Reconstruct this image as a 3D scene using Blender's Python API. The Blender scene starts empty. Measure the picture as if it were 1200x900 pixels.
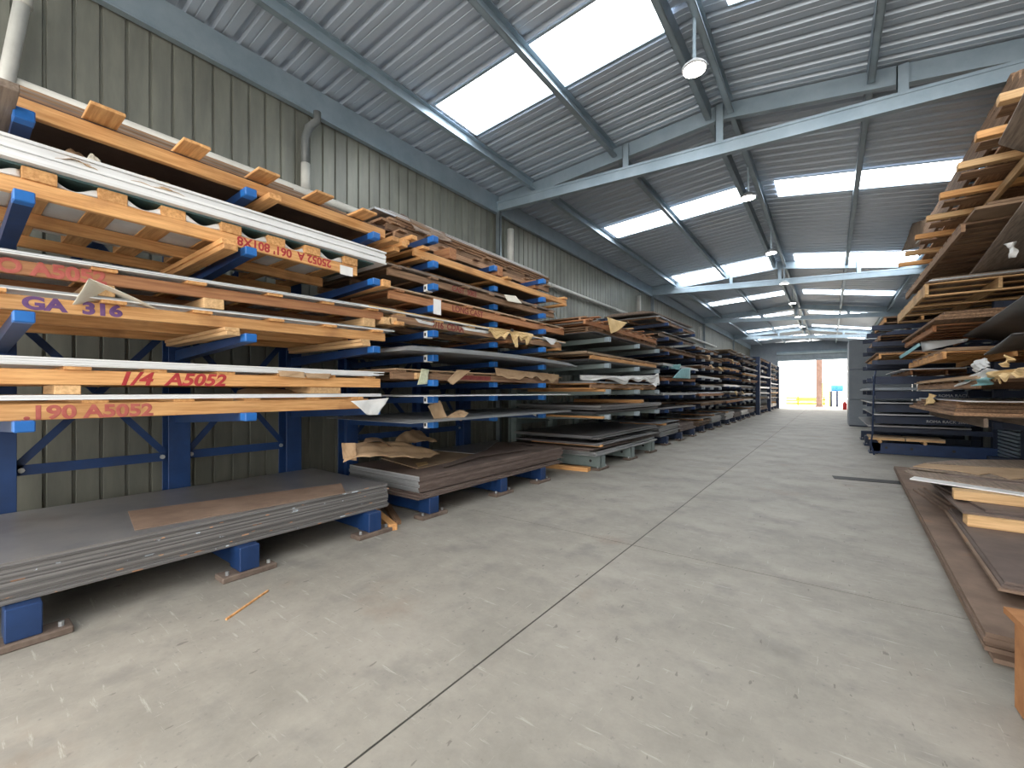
import bpy, math, random
from mathutils import Vector, Matrix
R = random.Random(7)
C = bpy.context.scene.collection
PI = math.pi

# ------------------------------------------------------------------ camera calibration (photo is 1200x900)
F, VX, VY, H = 500.0, 972.0, 459.0, 1.5
TT = (VX - 600) / F
CC = 1 / math.sqrt(1 + TT * TT)
SS = TT * CC

def ray(u, v):
    a = (u - 600) / F
    return (a * CC - SS, a * SS + CC, (VY - v) / F)

def onX(u, v, X):
    r = ray(u, v); k = X / r[0]
    return Vector((X, r[1] * k, H + r[2] * k))

def onY(u, v, Y):
    r = ray(u, v); k = Y / r[1]
    return Vector((r[0] * k, Y, H + r[2] * k))

def onZ(u, v, Z):
    r = ray(u, v); k = (Z - H) / r[2]
    return Vector((r[0] * k, r[1] * k, Z))

# ------------------------------------------------------------------ materials
M = {}

def pbr(name, c1, c2, scale=4.0, rough=0.6, metal=0.0, stretch=(1, 1, 1), detail=6, bump=0.0, rnd=0.0, lo=0.35, hi=0.65, c3=None, s3=1.2, t3=(0.55, 0.7), spec=0.5, bscale=None):
    m = bpy.data.materials.new(name); m.use_nodes = True
    nt = m.node_tree; n = nt.nodes; l = nt.links
    b = n['Principled BSDF']
    tc = n.new('ShaderNodeTexCoord'); mp = n.new('ShaderNodeMapping')
    mp.inputs['Scale'].default_value = stretch
    oi = n.new('ShaderNodeObjectInfo')
    va = n.new('ShaderNodeVectorMath'); va.operation = 'ADD'
    vm = n.new('ShaderNodeVectorMath'); vm.operation = 'SCALE'
    vm.inputs[0].default_value = (17.3, 9.1, 5.7)
    l.new(oi.outputs['Random'], vm.inputs['Scale'])
    l.new(tc.outputs['Object'], mp.inputs['Vector'])
    l.new(mp.outputs[0], va.inputs[0]); l.new(vm.outputs[0], va.inputs[1])
    nz = n.new('ShaderNodeTexNoise'); nz.inputs['Scale'].default_value = scale; nz.inputs['Detail'].default_value = detail
    nz.inputs['Roughness'].default_value = 0.65
    l.new(va.outputs[0], nz.inputs['Vector'])
    cr = n.new('ShaderNodeValToRGB')
    cr.color_ramp.elements[0].position = lo; cr.color_ramp.elements[1].position = hi
    cr.color_ramp.elements[0].color = (*c1, 1); cr.color_ramp.elements[1].color = (*c2, 1)
    l.new(nz.outputs['Fac'], cr.inputs[0])
    out = cr.outputs['Color']
    if c3:
        n2 = n.new('ShaderNodeTexNoise'); n2.inputs['Scale'].default_value = s3; n2.inputs['Detail'].default_value = 5
        va2 = n.new('ShaderNodeVectorMath'); va2.operation = 'ADD'
        l.new(tc.outputs['Object'], va2.inputs[0]); l.new(vm.outputs[0], va2.inputs[1])
        l.new(va2.outputs[0], n2.inputs['Vector'])
        r2 = n.new('ShaderNodeValToRGB')
        r2.color_ramp.elements[0].position, r2.color_ramp.elements[1].position = t3
        l.new(n2.outputs['Fac'], r2.inputs[0])
        mx = n.new('ShaderNodeMix'); mx.data_type = 'RGBA'
        l.new(r2.outputs['Color'], mx.inputs['Factor']); l.new(out, mx.inputs[6]); mx.inputs[7].default_value = (*c3, 1)
        out = mx.outputs[2]
    if rnd:
        hs = n.new('ShaderNodeHueSaturation')
        mr = n.new('ShaderNodeMapRange'); mr.inputs['To Min'].default_value = 1 - rnd; mr.inputs['To Max'].default_value = 1 + rnd
        l.new(oi.outputs['Random'], mr.inputs['Value']); l.new(mr.outputs[0], hs.inputs['Value'])
        l.new(out, hs.inputs['Color']); out = hs.outputs[0]
    l.new(out, b.inputs['Base Color'])
    b.inputs['Roughness'].default_value = rough; b.inputs['Metallic'].default_value = metal
    b.inputs['Specular IOR Level'].default_value = spec
    if bump:
        bp = n.new('ShaderNodeBump'); bp.inputs['Strength'].default_value = bump; bp.inputs['Distance'].default_value = 0.02
        l.new(nz.outputs['Fac'], bp.inputs['Height']); l.new(bp.outputs[0], b.inputs['Normal'])
    M[name] = m
    return m

def emit(name, col, s):
    m = bpy.data.materials.new(name); m.use_nodes = True
    b = m.node_tree.nodes['Principled BSDF']
    b.inputs['Base Color'].default_value = (*col, 1); b.inputs['Emission Color'].default_value = (*col, 1); b.inputs['Emission Strength'].default_value = s
    M[name] = m

for ax, st in (('y', (22, 1.2, 22)), ('x', (1.2, 22, 22))):
    pbr('pine_' + ax, (0.50, 0.235, 0.08), (0.76, 0.43, 0.18), 2.0, 0.7, stretch=st, rnd=0.18, bump=0.1, c3=(0.33, 0.15, 0.06), s3=2.2, t3=(0.58, 0.75))
    pbr('pale_pine_' + ax, (0.50, 0.30, 0.14), (0.72, 0.48, 0.25), 2.0, 0.75, stretch=st, rnd=0.15, bump=0.1, c3=(0.36, 0.2, 0.1), s3=2.0, t3=(0.6, 0.78))
    pbr('old_wood_' + ax, (0.15, 0.085, 0.05), (0.36, 0.22, 0.13), 2.0, 0.85, stretch=st, rnd=0.3, bump=0.15)
    pbr('red_wood_' + ax, (0.27, 0.11, 0.05), (0.45, 0.22, 0.10), 2.0, 0.75, stretch=st, rnd=0.2, bump=0.1)
    pbr('grey_wood_' + ax, (0.16, 0.12, 0.095), (0.30, 0.235, 0.185), 2.0, 0.85, stretch=st, rnd=0.2, bump=0.1)
pbr('blue_paint', (0.007, 0.03, 0.105), (0.012, 0.047, 0.16), 3, 0.45, rnd=0.1, c3=(0.02, 0.04, 0.10), s3=5, t3=(0.6, 0.8))
pbr('bright_blue', (0.015, 0.12, 0.42), (0.022, 0.165, 0.52), 4, 0.4)
pbr('navy_paint', (0.012, 0.022, 0.055), (0.02, 0.038, 0.09), 3, 0.5, rnd=0.15)
pbr('grey_green', (0.17, 0.22, 0.22), (0.23, 0.28, 0.275), 3, 0.5, rnd=0.1, c3=(0.11, 0.12, 0.11), s3=4, t3=(0.6, 0.8))
pbr('rust_foot', (0.105, 0.075, 0.06), (0.19, 0.145, 0.118), 6, 0.85, bump=0.2)
pbr('steel_plate', (0.20, 0.205, 0.22), (0.28, 0.275, 0.275), 2.2, 0.33, 0.3, rnd=0.12, c3=(0.13, 0.105, 0.085), s3=1.2, t3=(0.55, 0.75))
pbr('edge_plate', (0.15, 0.145, 0.145), (0.26, 0.25, 0.245), 2.5, 0.5, 0.2, stretch=(4, 1, 60), rnd=0.4, c3=(0.55, 0.30, 0.17), s3=7.0, t3=(0.64, 0.66))
pbr('edge_plate_pale', (0.14, 0.135, 0.14), (0.24, 0.235, 0.235), 2.5, 0.5, 0.2, stretch=(4, 1, 60), rnd=0.4, c3=(0.55, 0.62, 0.70), s3=7.0, t3=(0.66, 0.67))
pbr('brown_plate', (0.115, 0.085, 0.075), (0.19, 0.145, 0.128), 2.5, 0.6, 0.15, rnd=0.2)
pbr('rusty_plate', (0.165, 0.11, 0.08), (0.25, 0.175, 0.13), 3, 0.75, rnd=0.15, c3=(0.29, 0.15, 0.07), s3=3, t3=(0.62, 0.8))
pbr('orange_rust', (0.30, 0.13, 0.05), (0.42, 0.2, 0.08), 6, 0.85, bump=0.2)
pbr('dark_sheet', (0.05, 0.05, 0.055), (0.085, 0.083, 0.085), 2, 0.4, 0.4, rnd=0.25)
pbr('zinc_sheet', (0.36, 0.38, 0.40), (0.52, 0.54, 0.56), 2, 0.42, 0.6, rnd=0.12)
pbr('white_sheet', (0.74, 0.76, 0.78), (0.84, 0.85, 0.86), 1, 0.4, rnd=0.07)
pbr('hardboard', (0.075, 0.045, 0.033), (0.12, 0.075, 0.055), 3, 0.8, rnd=0.15)
pbr('tan_board', (0.33, 0.23, 0.15), (0.44, 0.32, 0.21), 3, 0.8, rnd=0.15)
pbr('kraft', (0.42, 0.28, 0.165), (0.53, 0.37, 0.23), 4, 0.85, rnd=0.2, bump=0.1)
pbr('dark_kraft', (0.23, 0.15, 0.095), (0.33, 0.22, 0.14), 4, 0.85, rnd=0.15, bump=0.1)
pbr('yellow_kraft', (0.66, 0.45, 0.2), (0.80, 0.58, 0.3), 4, 0.85, rnd=0.1, bump=0.1)
pbr('white_film', (0.62, 0.63, 0.63), (0.78, 0.78, 0.77), 3, 0.5, rnd=0.08)
pbr('ivory_film', (0.66, 0.62, 0.52), (0.78, 0.74, 0.64), 3, 0.5)
pbr('teal_film', (0.14, 0.34, 0.37), (0.25, 0.50, 0.53), 3, 0.5, rnd=0.15)
pbr('dark_teal', (0.05, 0.105, 0.11), (0.08, 0.15, 0.155), 3, 0.5)
pbr('label_green', (0.52, 0.55, 0.36), (0.68, 0.70, 0.52), 30, 0.7)
pbr('tag_white', (0.8, 0.8, 0.8), (0.9, 0.9, 0.9), 5, 0.6)
pbr('ink', (0.02, 0.02, 0.025), (0.04, 0.04, 0.04), 5, 0.7)
pbr('red_paint', (0.36, 0.025, 0.03), (0.47, 0.05, 0.05), 14, 0.7)
pbr('faded_red', (0.36, 0.075, 0.065), (0.45, 0.13, 0.10), 14, 0.8)
pbr('old_red', (0.17, 0.025, 0.025), (0.24, 0.05, 0.04), 14, 0.8)
pbr('violet_paint', (0.10, 0.045, 0.15), (0.17, 0.085, 0.22), 14, 0.8)
pbr('pale_lettering', (0.5, 0.53, 0.56), (0.62, 0.65, 0.68), 10, 0.6)
pbr('galv', (0.30, 0.38, 0.44), (0.38, 0.46, 0.52), 2.5, 0.42, 0.55, rnd=0.06)
pbr('galv_dark', (0.22, 0.26, 0.29), (0.29, 0.33, 0.36), 2.5, 0.38, 0.6)
pbr('roof_metal', (0.42, 0.48, 0.56), (0.46, 0.52, 0.60), 0.4, 0.38, 0.3)
pbr('roof_rib', (0.42, 0.44, 0.46), (0.5, 0.52, 0.54), 1.6, 0.45, 0.5)
pbr('wall_metal', (0.165, 0.17, 0.15), (0.235, 0.24, 0.205), 1.4, 0.45, 0.3, stretch=(3, 3, 0.5), c3=(0.13, 0.13, 0.115), s3=1.0, t3=(0.55, 0.8))
pbr('pvc', (0.50, 0.50, 0.47), (0.62, 0.62, 0.58), 3, 0.45, rnd=0.05)
pbr('pipe_dark', (0.10, 0.11, 0.11), (0.16, 0.17, 0.17), 3, 0.4)
pbr('cabinet_grey', (0.27, 0.31, 0.36), (0.33, 0.37, 0.42), 1.5, 0.5)
pbr('groove', (0.03, 0.028, 0.026), (0.06, 0.056, 0.05), 5, 0.9)
pbr('yard', (0.55, 0.54, 0.51), (0.66, 0.65, 0.62), 2, 0.9)
pbr('brick_brown', (0.22, 0.13, 0.1), (0.32, 0.2, 0.16), 4, 0.85)
pbr('yellow_paint', (0.75, 0.5, 0.04), (0.85, 0.6, 0.07), 4, 0.5)
pbr('orange_wood', (0.55, 0.27, 0.1), (0.7, 0.38, 0.16), 4, 0.7)
pbr('sky_blue_paint', (0.03, 0.22, 0.6), (0.05, 0.3, 0.7), 4, 0.4)
pbr('safety_red', (0.6, 0.03, 0.04), (0.7, 0.06, 0.06), 4, 0.4)
pbr('white_block', (0.78, 0.77, 0.75), (0.86, 0.85, 0.83), 3, 0.8)
pbr('black_rubber', (0.015, 0.015, 0.017), (0.03, 0.03, 0.032), 4, 0.6)
pbr('lamp_body', (0.3, 0.31, 0.32), (0.38, 0.39, 0.4), 4, 0.4)
emit('skylight_glow', (0.93, 0.97, 1.0), 7.0)
emit('lamp_glow', (1.0, 0.93, 0.80), 28.0)

def concrete():
    m = bpy.data.materials.new('concrete'); m.use_nodes = True
    nt = m.node_tree; n = nt.nodes; l = nt.links; b = n['Principled BSDF']
    tc = n.new('ShaderNodeTexCoord')
    def noise(sc, det, st=(1, 1, 1), ro=0.6, rot=0):
        mp = n.new('ShaderNodeMapping'); mp.inputs['Scale'].default_value = st; mp.inputs['Rotation'].default_value = (0, 0, rot)
        l.new(tc.outputs['Object'], mp.inputs[0])
        z = n.new('ShaderNodeTexNoise'); z.inputs['Scale'].default_value = sc; z.inputs['Detail'].default_value = det; z.inputs['Roughness'].default_value = ro
        l.new(mp.outputs[0], z.inputs['Vector']); return z.outputs['Fac']
    def ramp(f, p0, p1):
        r = n.new('ShaderNodeMapRange'); r.interpolation_type = 'SMOOTHSTEP'
        r.inputs['From Min'].default_value = p0; r.inputs['From Max'].default_value = p1
        l.new(f, r.inputs['Value']); return r.outputs[0]
    def mix(f, a, c, amt=1.0):
        x = n.new('ShaderNodeMix'); x.data_type = 'RGBA'
        if amt != 1.0:
            mm = n.new('ShaderNodeMath'); mm.operation = 'MULTIPLY'; l.new(f, mm.inputs[0]); mm.inputs[1].default_value = amt; f = mm.outputs[0]
        l.new(f, x.inputs['Factor'])
        for i, s in ((6, a), (7, c)):
            if isinstance(s, tuple): x.inputs[i].default_value = (*s, 1)
            else: l.new(s, x.inputs[i])
        return x.outputs[2]
    base = mix(ramp(noise(1.1, 9, ro=0.74), 0.2, 0.8), (0.225, 0.213, 0.188), (0.40, 0.378, 0.335))
    base = mix(ramp(noise(2.3, 8), 0.5, 0.75), base, (0.175, 0.17, 0.158), 0.6)      # grey worn blotches
    base = mix(ramp(noise(0.9, 6), 0.58, 0.75), base, (0.26, 0.19, 0.135), 0.5)     # rusty staining
    base = mix(ramp(noise(26, 5), 0.6, 0.72), base, (0.15, 0.145, 0.138), 0.45)        # grit
    base = mix(ramp(noise(3.0, 7, (1, 9, 1), 0.7, 0.5), 0.59, 0.68), base, (0.50, 0.485, 0.45), 0.6)  # scuffs
    base = mix(ramp(noise(3.2, 7, (12, 1, 1), 0.7, 0.25), 0.62, 0.70), base, (0.50, 0.485, 0.45), 0.6)
    base = mix(ramp(noise(7.0, 3, (3, 1, 1), 0.5, 0.8), 0.70, 0.72), base, (0.12, 0.11, 0.10), 0.6)
    l.new(base, b.inputs['Base Color'])
    b.inputs['Roughness'].default_value = 0.62
    bp = n.new('ShaderNodeBump'); bp.inputs['Strength'].default_value = 0.12; bp.inputs['Distance'].default_value = 0.01
    l.new(noise(18, 8), bp.inputs['Height']); l.new(bp.outputs[0], b.inputs['Normal'])
    M['concrete'] = m
concrete()

# ------------------------------------------------------------------ mesh builder
class MB:
    def __init__(s): s.v = []; s.f = []; s.mi = []; s.cur = 0
    def add(s, vs, fs):
        b = len(s.v); s.v += [tuple(p) for p in vs]; s.f += [tuple(b + i for i in f) for f in fs]; s.mi += [s.cur] * len(fs); return s
    def box(s, x0, x1, y0, y1, z0, z1):
        return s.add([(x0, y0, z0), (x1, y0, z0), (x1, y1, z0), (x0, y1, z0), (x0, y0, z1), (x1, y0, z1), (x1, y1, z1), (x0, y1, z1)],
                     [(3, 2, 1, 0), (4, 5, 6, 7), (0, 1, 5, 4), (1, 2, 6, 5), (2, 3, 7, 6), (3, 0, 4, 7)])
    def cbox(s, x0, x1, y0, y1, z0, z1, c=0.004):
        """box with chamfered edges"""
        X = (x0, x1); Y = (y0, y1); Z = (z0, z1)
        c = min(c, (x1 - x0) * .4, (y1 - y0) * .4, (z1 - z0) * .4)
        vs = []; idx = {}
        for i in (0, 1):
            for j in (0, 1):
                for k in (0, 1):
                    sx, sy, sz = (1, -1)[i], (1, -1)[j], (1, -1)[k]
                    for a in range(3):
                        d = [c * sx, c * sy, c * sz]; d[a] = 0
                        idx[i, j, k, a] = len(vs)
                        vs.append((X[i] + d[0], Y[j] + d[1], Z[k] + d[2]))
        fs = []
        for a in range(3):
            o = [q for q in range(3) if q != a]
            for sgn in (0, 1):
                q = []
                for (p, r) in ((0, 0), (1, 0), (1, 1), (0, 1)):
                    t = [0, 0, 0]; t[a] = sgn; t[o[0]] = p; t[o[1]] = r; q.append(idx[(*t, a)])
                fs.append(q)
        for a in range(3):       # edges along axis a
            o = [q for q in range(3) if q != a]
            for p in (0, 1):
                for r in (0, 1):
                    t0 = [0, 0, 0]; t0[o[0]] = p; t0[o[1]] = r; t1 = list(t0); t1[a] = 1
                    fs.append([idx[(*t0, o[0])], idx[(*t0, o[1])], idx[(*t1, o[1])], idx[(*t1, o[0])]])
        for i in (0, 1):
            for j in (0, 1):
                for k in (0, 1): fs.append([idx[i, j, k, a] for a in range(3)])
        # orient outwards
        ctr = Vector(((x0 + x1) / 2, (y0 + y1) / 2, (z0 + z1) / 2)); ff = []
        for q in fs:
            p = [Vector(vs[i]) for i in q]; nn = (p[1] - p[0]).cross(p[2] - p[0]); m = sum(p, Vector()) / len(p)
            ff.append(tuple(q) if nn.dot(m - ctr) > 0 else tuple(reversed(q)))
        return s.add(vs, ff)
    def bar(s, p, q, w, h, up=(0, 0, 1)):
        p = Vector(p); q = Vector(q); d = (q - p).normalized(); side = d.cross(Vector(up))
        if side.length < 1e-5: side = d.cross(Vector((1, 0, 0)))
        side.normalize(); u = side.cross(d)
        vs = []
        for e in (p, q):
            for a, b in ((-1, -1), (1, -1), (1, 1), (-1, 1)): vs.append(e + side * a * w / 2 + u * b * h / 2)
        return s.add(vs, [(0, 1, 2, 3), (7, 6, 5, 4), (0, 4, 5, 1), (1, 5, 6, 2), (2, 6, 7, 3), (3, 7, 4, 0)])
    def tube(s, pts, r, n=12, cap=True):
        pts = [Vector(p) for p in pts]; vs = []; fs = []
        rs = r if isinstance(r, (list, tuple)) else [r] * len(pts)
        ref = None
        for i, p in enumerate(pts):
            d = (pts[min(i + 1, len(pts) - 1)] - pts[max(i - 1, 0)]).normalized()
            if ref is None:
                ref = d.orthogonal().normalized()
            ref = (ref - d * ref.dot(d)).normalized(); b = d.cross(ref)
            for k in range(n):
                a = 2 * PI * k / n; vs.append(p + ref * math.cos(a) * rs[i] + b * math.sin(a) * rs[i])
        for i in range(len(pts) - 1):
            for k in range(n): fs.append((i * n + k, i * n + (k + 1) % n, (i + 1) * n + (k + 1) % n, (i + 1) * n + k))
        if cap: fs += [tuple(range(n - 1, -1, -1)), tuple((len(pts) - 1) * n + k for k in range(n))]
        return s.add(vs, fs)
    def prism(s, poly, z0, z1):
        n = len(poly)
        vs = [(x, y, z0) for x, y in poly] + [(x, y, z1) for x, y in poly]
        return s.add(vs, [tuple(range(n - 1, -1, -1)), tuple(range(n, 2 * n))] + [(i, (i + 1) % n, n + (i + 1) % n, n + i) for i in range(n)])
    def surf(s, fn, nu, nv, t=0.002):
        """thin shell on fn(u,v), thickness t"""
        P = [[Vector(fn(i / nu, j / nv)) for j in range(nv + 1)] for i in range(nu + 1)]
        top = []; bot = []
        for i in range(nu + 1):
            for j in range(nv + 1):
                du = P[min(i + 1, nu)][j] - P[max(i - 1, 0)][j]; dv = P[i][min(j + 1, nv)] - P[i][max(j - 1, 0)]
                nn = du.cross(dv)
                nn = nn.normalized() if nn.length > 1e-9 else Vector((0, 0, 1))
                top.append(P[i][j] + nn * t / 2); bot.append(P[i][j] - nn * t / 2)
        w = nv + 1; N = len(top); fs = []
        for i in range(nu):
            for j in range(nv):
                a, b, c, d = i * w + j, (i + 1) * w + j, (i + 1) * w + j + 1, i * w + j + 1
                fs.append((a, b, c, d)); fs.append((N + d, N + c, N + b, N + a))
        for i in range(nu):
            fs.append((i * w, N + i * w, N + (i + 1) * w, (i + 1) * w)); fs.append(((i + 1) * w + nv, N + (i + 1) * w + nv, N + i * w + nv, i * w + nv))
        for j in range(nv):
            fs.append((j + 1, N + j + 1, N + j, j)); fs.append((nu * w + j, N + nu * w + j, N + nu * w + j + 1, nu * w + j + 1))
        return s.add(top + bot, fs)
    def build(s, name, mats, parent=None, smooth=False):
        me = bpy.data.meshes.new(name); me.from_pydata(s.v, [], s.f)
        if not isinstance(mats, (list, tuple)): mats = [mats]
        for m in mats: me.materials.append(M[m] if isinstance(m, str) else m)
        if len(mats) > 1: me.polygons.foreach_set('material_index', s.mi)
        if smooth: me.polygons.foreach_set('use_smooth', [True] * len(me.polygons))
        me.update()
        o = bpy.data.objects.new(name, me); C.objects.link(o)
        if parent: o.parent = parent
        return o

def tag(o, label, cat, group=None, kind=None):
    if label: o['label'] = label
    if cat: o['category'] = cat
    if group: o['group'] = group
    if kind: o['kind'] = kind
    return o

def struct(o): o['kind'] = 'structure'; return o

def thing(name, label, cat, loc=(0, 0, 0), group=None, rot=(0, 0, 0)):
    o = bpy.data.objects.new(name, None); C.objects.link(o); o.location = loc; o.rotation_euler = rot
    o.empty_display_size = 0.1
    return tag(o, label, cat, group)

def solid(name, label, cat, loc, build, mat, group=None, rot=(0, 0, 0), smooth=False):
    b = MB(); build(b); o = b.build(name, mat, smooth=smooth); o.location = loc; o.rotation_euler = rot
    return tag(o, label, cat, group)

def lettering(txt, size, loc, mat, parent, rot=(PI / 2, 0, PI / 2), bold=0.0, shear=0.0, name='painted_lettering', xs=1.0, align='LEFT'):
    c = bpy.data.curves.new(name, 'FONT'); c.body = txt; c.size = size; c.bevel_depth = bold * .75; c.bevel_resolution = 0; c.shear = shear; c.extrude = 0.002; c.align_x = align
    c.materials.append(M[mat]); o = bpy.data.objects.new(name, c); C.objects.link(o); o.parent = parent
    o.location = loc; o.rotation_euler = rot; o.scale = (xs, 1, .12)
    return o

# ------------------------------------------------------------------ generic stock
def skid(label, Xf, Xb, Y0, Y1, z, wood='pine', tilt=0.0, group=None, rh=0.09, rw=0.045, st=0.022, ns=6, over=0.0, sw=0.13, gap=0.0, nr=3, yaw=0.0, under=False, jit=0.03, rnd=None, slat_wood=None):
    """timber skid: runners along Y, slats along X lying on the runners. Returns (thing, top z)"""
    r = rnd or R
    t = thing('timber_skid', label, 'timber skid', (Xf, Y0, z), group, (tilt, 0, yaw))
    W = Xf - Xb; L = Y1 - Y0
    z0 = st if under else 0
    for k in range(nr):
        x1 = -k * (W - rw) / (nr - 1)
        MB().cbox(x1 - rw, x1, r.uniform(0, jit), L - r.uniform(0, jit), z0, z0 + rh, 0.004).build('runner', wood + '_y', t)
    sl = slat_wood or wood
    for k in range(ns):
        y = 0.06 + (L - sw - 0.12) * k / (ns - 1) + r.uniform(-.03, .03)
        MB().cbox(-W, over + r.uniform(-.01, .02), y, y + sw, z0 + rh + gap, z0 + rh + gap + st, 0.003).build('slat', sl + '_x', t)
        if under and k % 2 == 0:
            MB().cbox(-W, over + r.uniform(-.02, .02), y, y + sw, 0, st, 0.003).build('slat', sl + '_x', t)
    return t, z + z0 + rh + gap + st + .0015

def sheet(label, Xf, Xb, Y0, Y1, z, t=0.004, mat='zinc_sheet', tilt=0.0, group=None, yaw=0.0, sag=0.0, lift=0.0, name='metal_sheet', cat='sheet', chip=None):
    """one flat sheet; sag bends its middle down, lift raises its free front edge"""
    W = Xf - Xb; L = Y1 - Y0
    def bld(b):
        if sag == 0 and lift == 0:
            b.box(-W, 0, 0, L, 0, t)
        else:
            b.surf(lambda u, v: (-W + W * u, L * v, t / 2 + lift * u * u + sag * (abs(2 * v - 1) ** 2)), 8, 12, t)
    return solid(name, label, cat, (Xf, Y0, z), bld, mat, group, (tilt, 0, yaw))

def block(label, x0, x1, y0, y1, z0, z1, mat='pine_x', group=None, tilt=0.0, name='timber_block', yaw=0.0):
    return solid(name, label, 'timber', ((x0 + x1) / 2, (y0 + y1) / 2, z0), lambda b: b.cbox(-(x1 - x0) / 2, (x1 - x0) / 2, -(y1 - y0) / 2, (y1 - y0) / 2, 0, z1 - z0, 0.004), mat, group, (tilt, 0, yaw))

def paper(label, pts, mat='kraft', seed=1, n=14, wob=0.02, bow=0.0, name='wrapping_paper', cat='paper', t=0.002, ragged=0.0, smooth=True):
    """crumpled sheet spanned by four corners a,b,c,d (a-b at u=0..1 for v=0, d-c for v=1); bow lifts its middle along the normal"""
    a, b, c, d = [Vector(p) for p in pts]
    q = random.Random(seed); ph = [q.uniform(0, 6.3) for _ in range(8)]; fr = [q.uniform(2, 7) for _ in range(8)]
    nn = (b - a).cross(d - a).normalized(); org = (a + b + c + d) / 4
    def fn(u, v):
        uu = u; vv = v
        if ragged:
            e = ragged * (0.5 * math.sin(fr[4] * 3 * u + ph[4]) + 0.35 * math.sin(fr[5] * 7 * u + ph[5]) + .25 * math.sin(31 * u + ph[6]))
            vv = v * (1 + e)
        p = a.lerp(b, uu).lerp(d.lerp(c, uu), vv)
        w = wob * (math.sin(fr[0] * u + ph[0]) * math.cos(fr[1] * v + ph[1]) + 0.6 * abs(math.sin(fr[2] * 1.7 * (u + .6 * v) + ph[2])) - .4 + 0.3 * abs(math.sin(fr[3] * 2.3 * (u - v) + ph[3])))
        return p + nn * (w + bow * (1 - (2 * u - 1) ** 2)) - org
    return solid(name, label, cat, org, lambda m: m.surf(fn, n, n, t), mat, smooth=smooth)

# ------------------------------------------------------------------ THE SHED
YN, YF = -1.6, 47.0          # near mouth, far wall
XL, XR = -6.2, 3.35          # walls
XC, ZC = -1.45, 6.26         # ridge of the sheeting
def roof_z(x): return ZC - 0.26 * (XC - x) / (XC - XL) if x < XC else ZC - 0.78 * (x - XC) / (XR - XC)

def concrete_floor():
    b = MB(); g = 0.006
    xs = [XL - .2, -1.55, XR + .3]
    ys = [YN - 8, -0.85, 4.05, 8.95, 13.85, 18.75, 23.65, 28.55, 33.45, 38.35, 43.25, YF + .4]
    for i in range(2):
        for j in range(len(ys) - 1):
            b.box(xs[i] + (g if i else 0), xs[i + 1] - (0 if i else g), ys[j] + g, ys[j + 1] - g, -0.12, 0)
    b.cur = 1
    b.box(xs[0], xs[2], ys[0], ys[-1], -0.14, -0.1)
    for y in ys[1:-1]: b.box(xs[0], xs[2], y - g, y + g, -0.1, -0.0035)
    b.box(xs[1] - g, xs[1] + g, ys[0], ys[-1], -0.1, -0.003)
    struct(b.build('floor', ['concrete', 'groove']))
concrete_floor()

def corrugated_wall(name, X, sgn, z0, z1):
    b = MB(); y = YN; prof = []
    while y < YF:
        for dy, dx in ((0, 0), (0.155, 0), (0.163, -0.022), (0.182, -0.022), (0.19, 0)): prof.append((y + dy, dx))
        y += 0.205
    vs = []; fs = []
    for (yy, dx) in prof: vs += [(X + sgn * dx, yy, z0), (X + sgn * dx, yy, z1)]
    for i in range(len(prof) - 1):
        q = (2 * i, 2 * i + 2, 2 * i + 3, 2 * i + 1); fs.append(q if sgn < 0 else q[::-1])
    b.add(vs, fs)
    b.box(X - sgn * 0.03 - .005, X - sgn * 0.03 + .005, YN, YF, z0, z1) if False else None
    x2 = X - sgn * 0.06
    b.box(min(x2, x2 - sgn * .02), max(x2, x2 - sgn * .02), YN, YF, z0, z1)
    struct(b.build(name, 'wall_metal'))
corrugated_wall('wall_left', XL, 1, 0, 6.0)
corrugated_wall('wall_right', XR, -1, 0, 5.48)

def roof():
    b = MB(); prof = []; y = YN - 1.0
    while y < YF + .3:
        for dy, dz in ((0, 0), (0.075, 0.0), (0.079, 0.006), (0.091, 0.006), (0.095, 0), (0.19, 0), (0.21, 0.05), (0.27, 0.05)): prof.append((y + dy, dz))
        y += 0.29
    for (xa, xb) in ((XL - .1, XC), (XC, XR + .1)):
        vs = []; fs = []
        for (yy, dz) in prof: vs += [(xa, yy, roof_z(xa) + dz), (xb, yy, roof_z(xb) + dz)]
        for i in range(len(prof) - 1): fs.append((2 * i, 2 * i + 2, 2 * i + 3, 2 * i + 1))
        b.add(vs, fs)
        zo = 0.1
        b.add([(xa, YN - 1, roof_z(xa) + zo), (xb, YN - 1, roof_z(xb) + zo), (xb, YF + .3, roof_z(xb) + zo), (xa, YF + .3, roof_z(xa) + zo)], [(0, 1, 2, 3)])
    struct(b.build('ceiling', 'roof_metal'))
roof()

# translucent roof sheets
SKY_Y = [4.72 + 6.3 * k for k in range(7)]
for k, y in enumerate(SKY_Y):
    for s, (xa, xb) in enumerate(((-5.02, -1.62), (-0.98, 2.2))):
        b = MB(); d = 0.015
        for (y0, y1) in (((y, y + .95),) if k != 2 else ((y, y + .42), (y + .48, y + .95))):
            p = [(xa, y0, roof_z(xa) - d), (xb, y0, roof_z(xb) - d), (xb, y1, roof_z(xb) - d), (xa, y1, roof_z(xa) - d)]
            b.add(p + [(x, yy, z + 0.006) for x, yy, z in p], [(0, 1, 2, 3)[::-1], (4, 5, 6, 7), (0, 1, 5, 4), (1, 2, 6, 5), (2, 3, 7, 6), (3, 0, 4, 7)])
        o = struct(b.build('window_%d' % (2 * k + s + 1), 'skylight_glow'))
        f = MB()
        for yy in (y - .03, y + .98):
            f.bar((xa, yy, roof_z(xa) - .02), (xb, yy, roof_z(xb) - .02), .035, .02)
        f.build('window_trim', 'galv', o)

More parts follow.
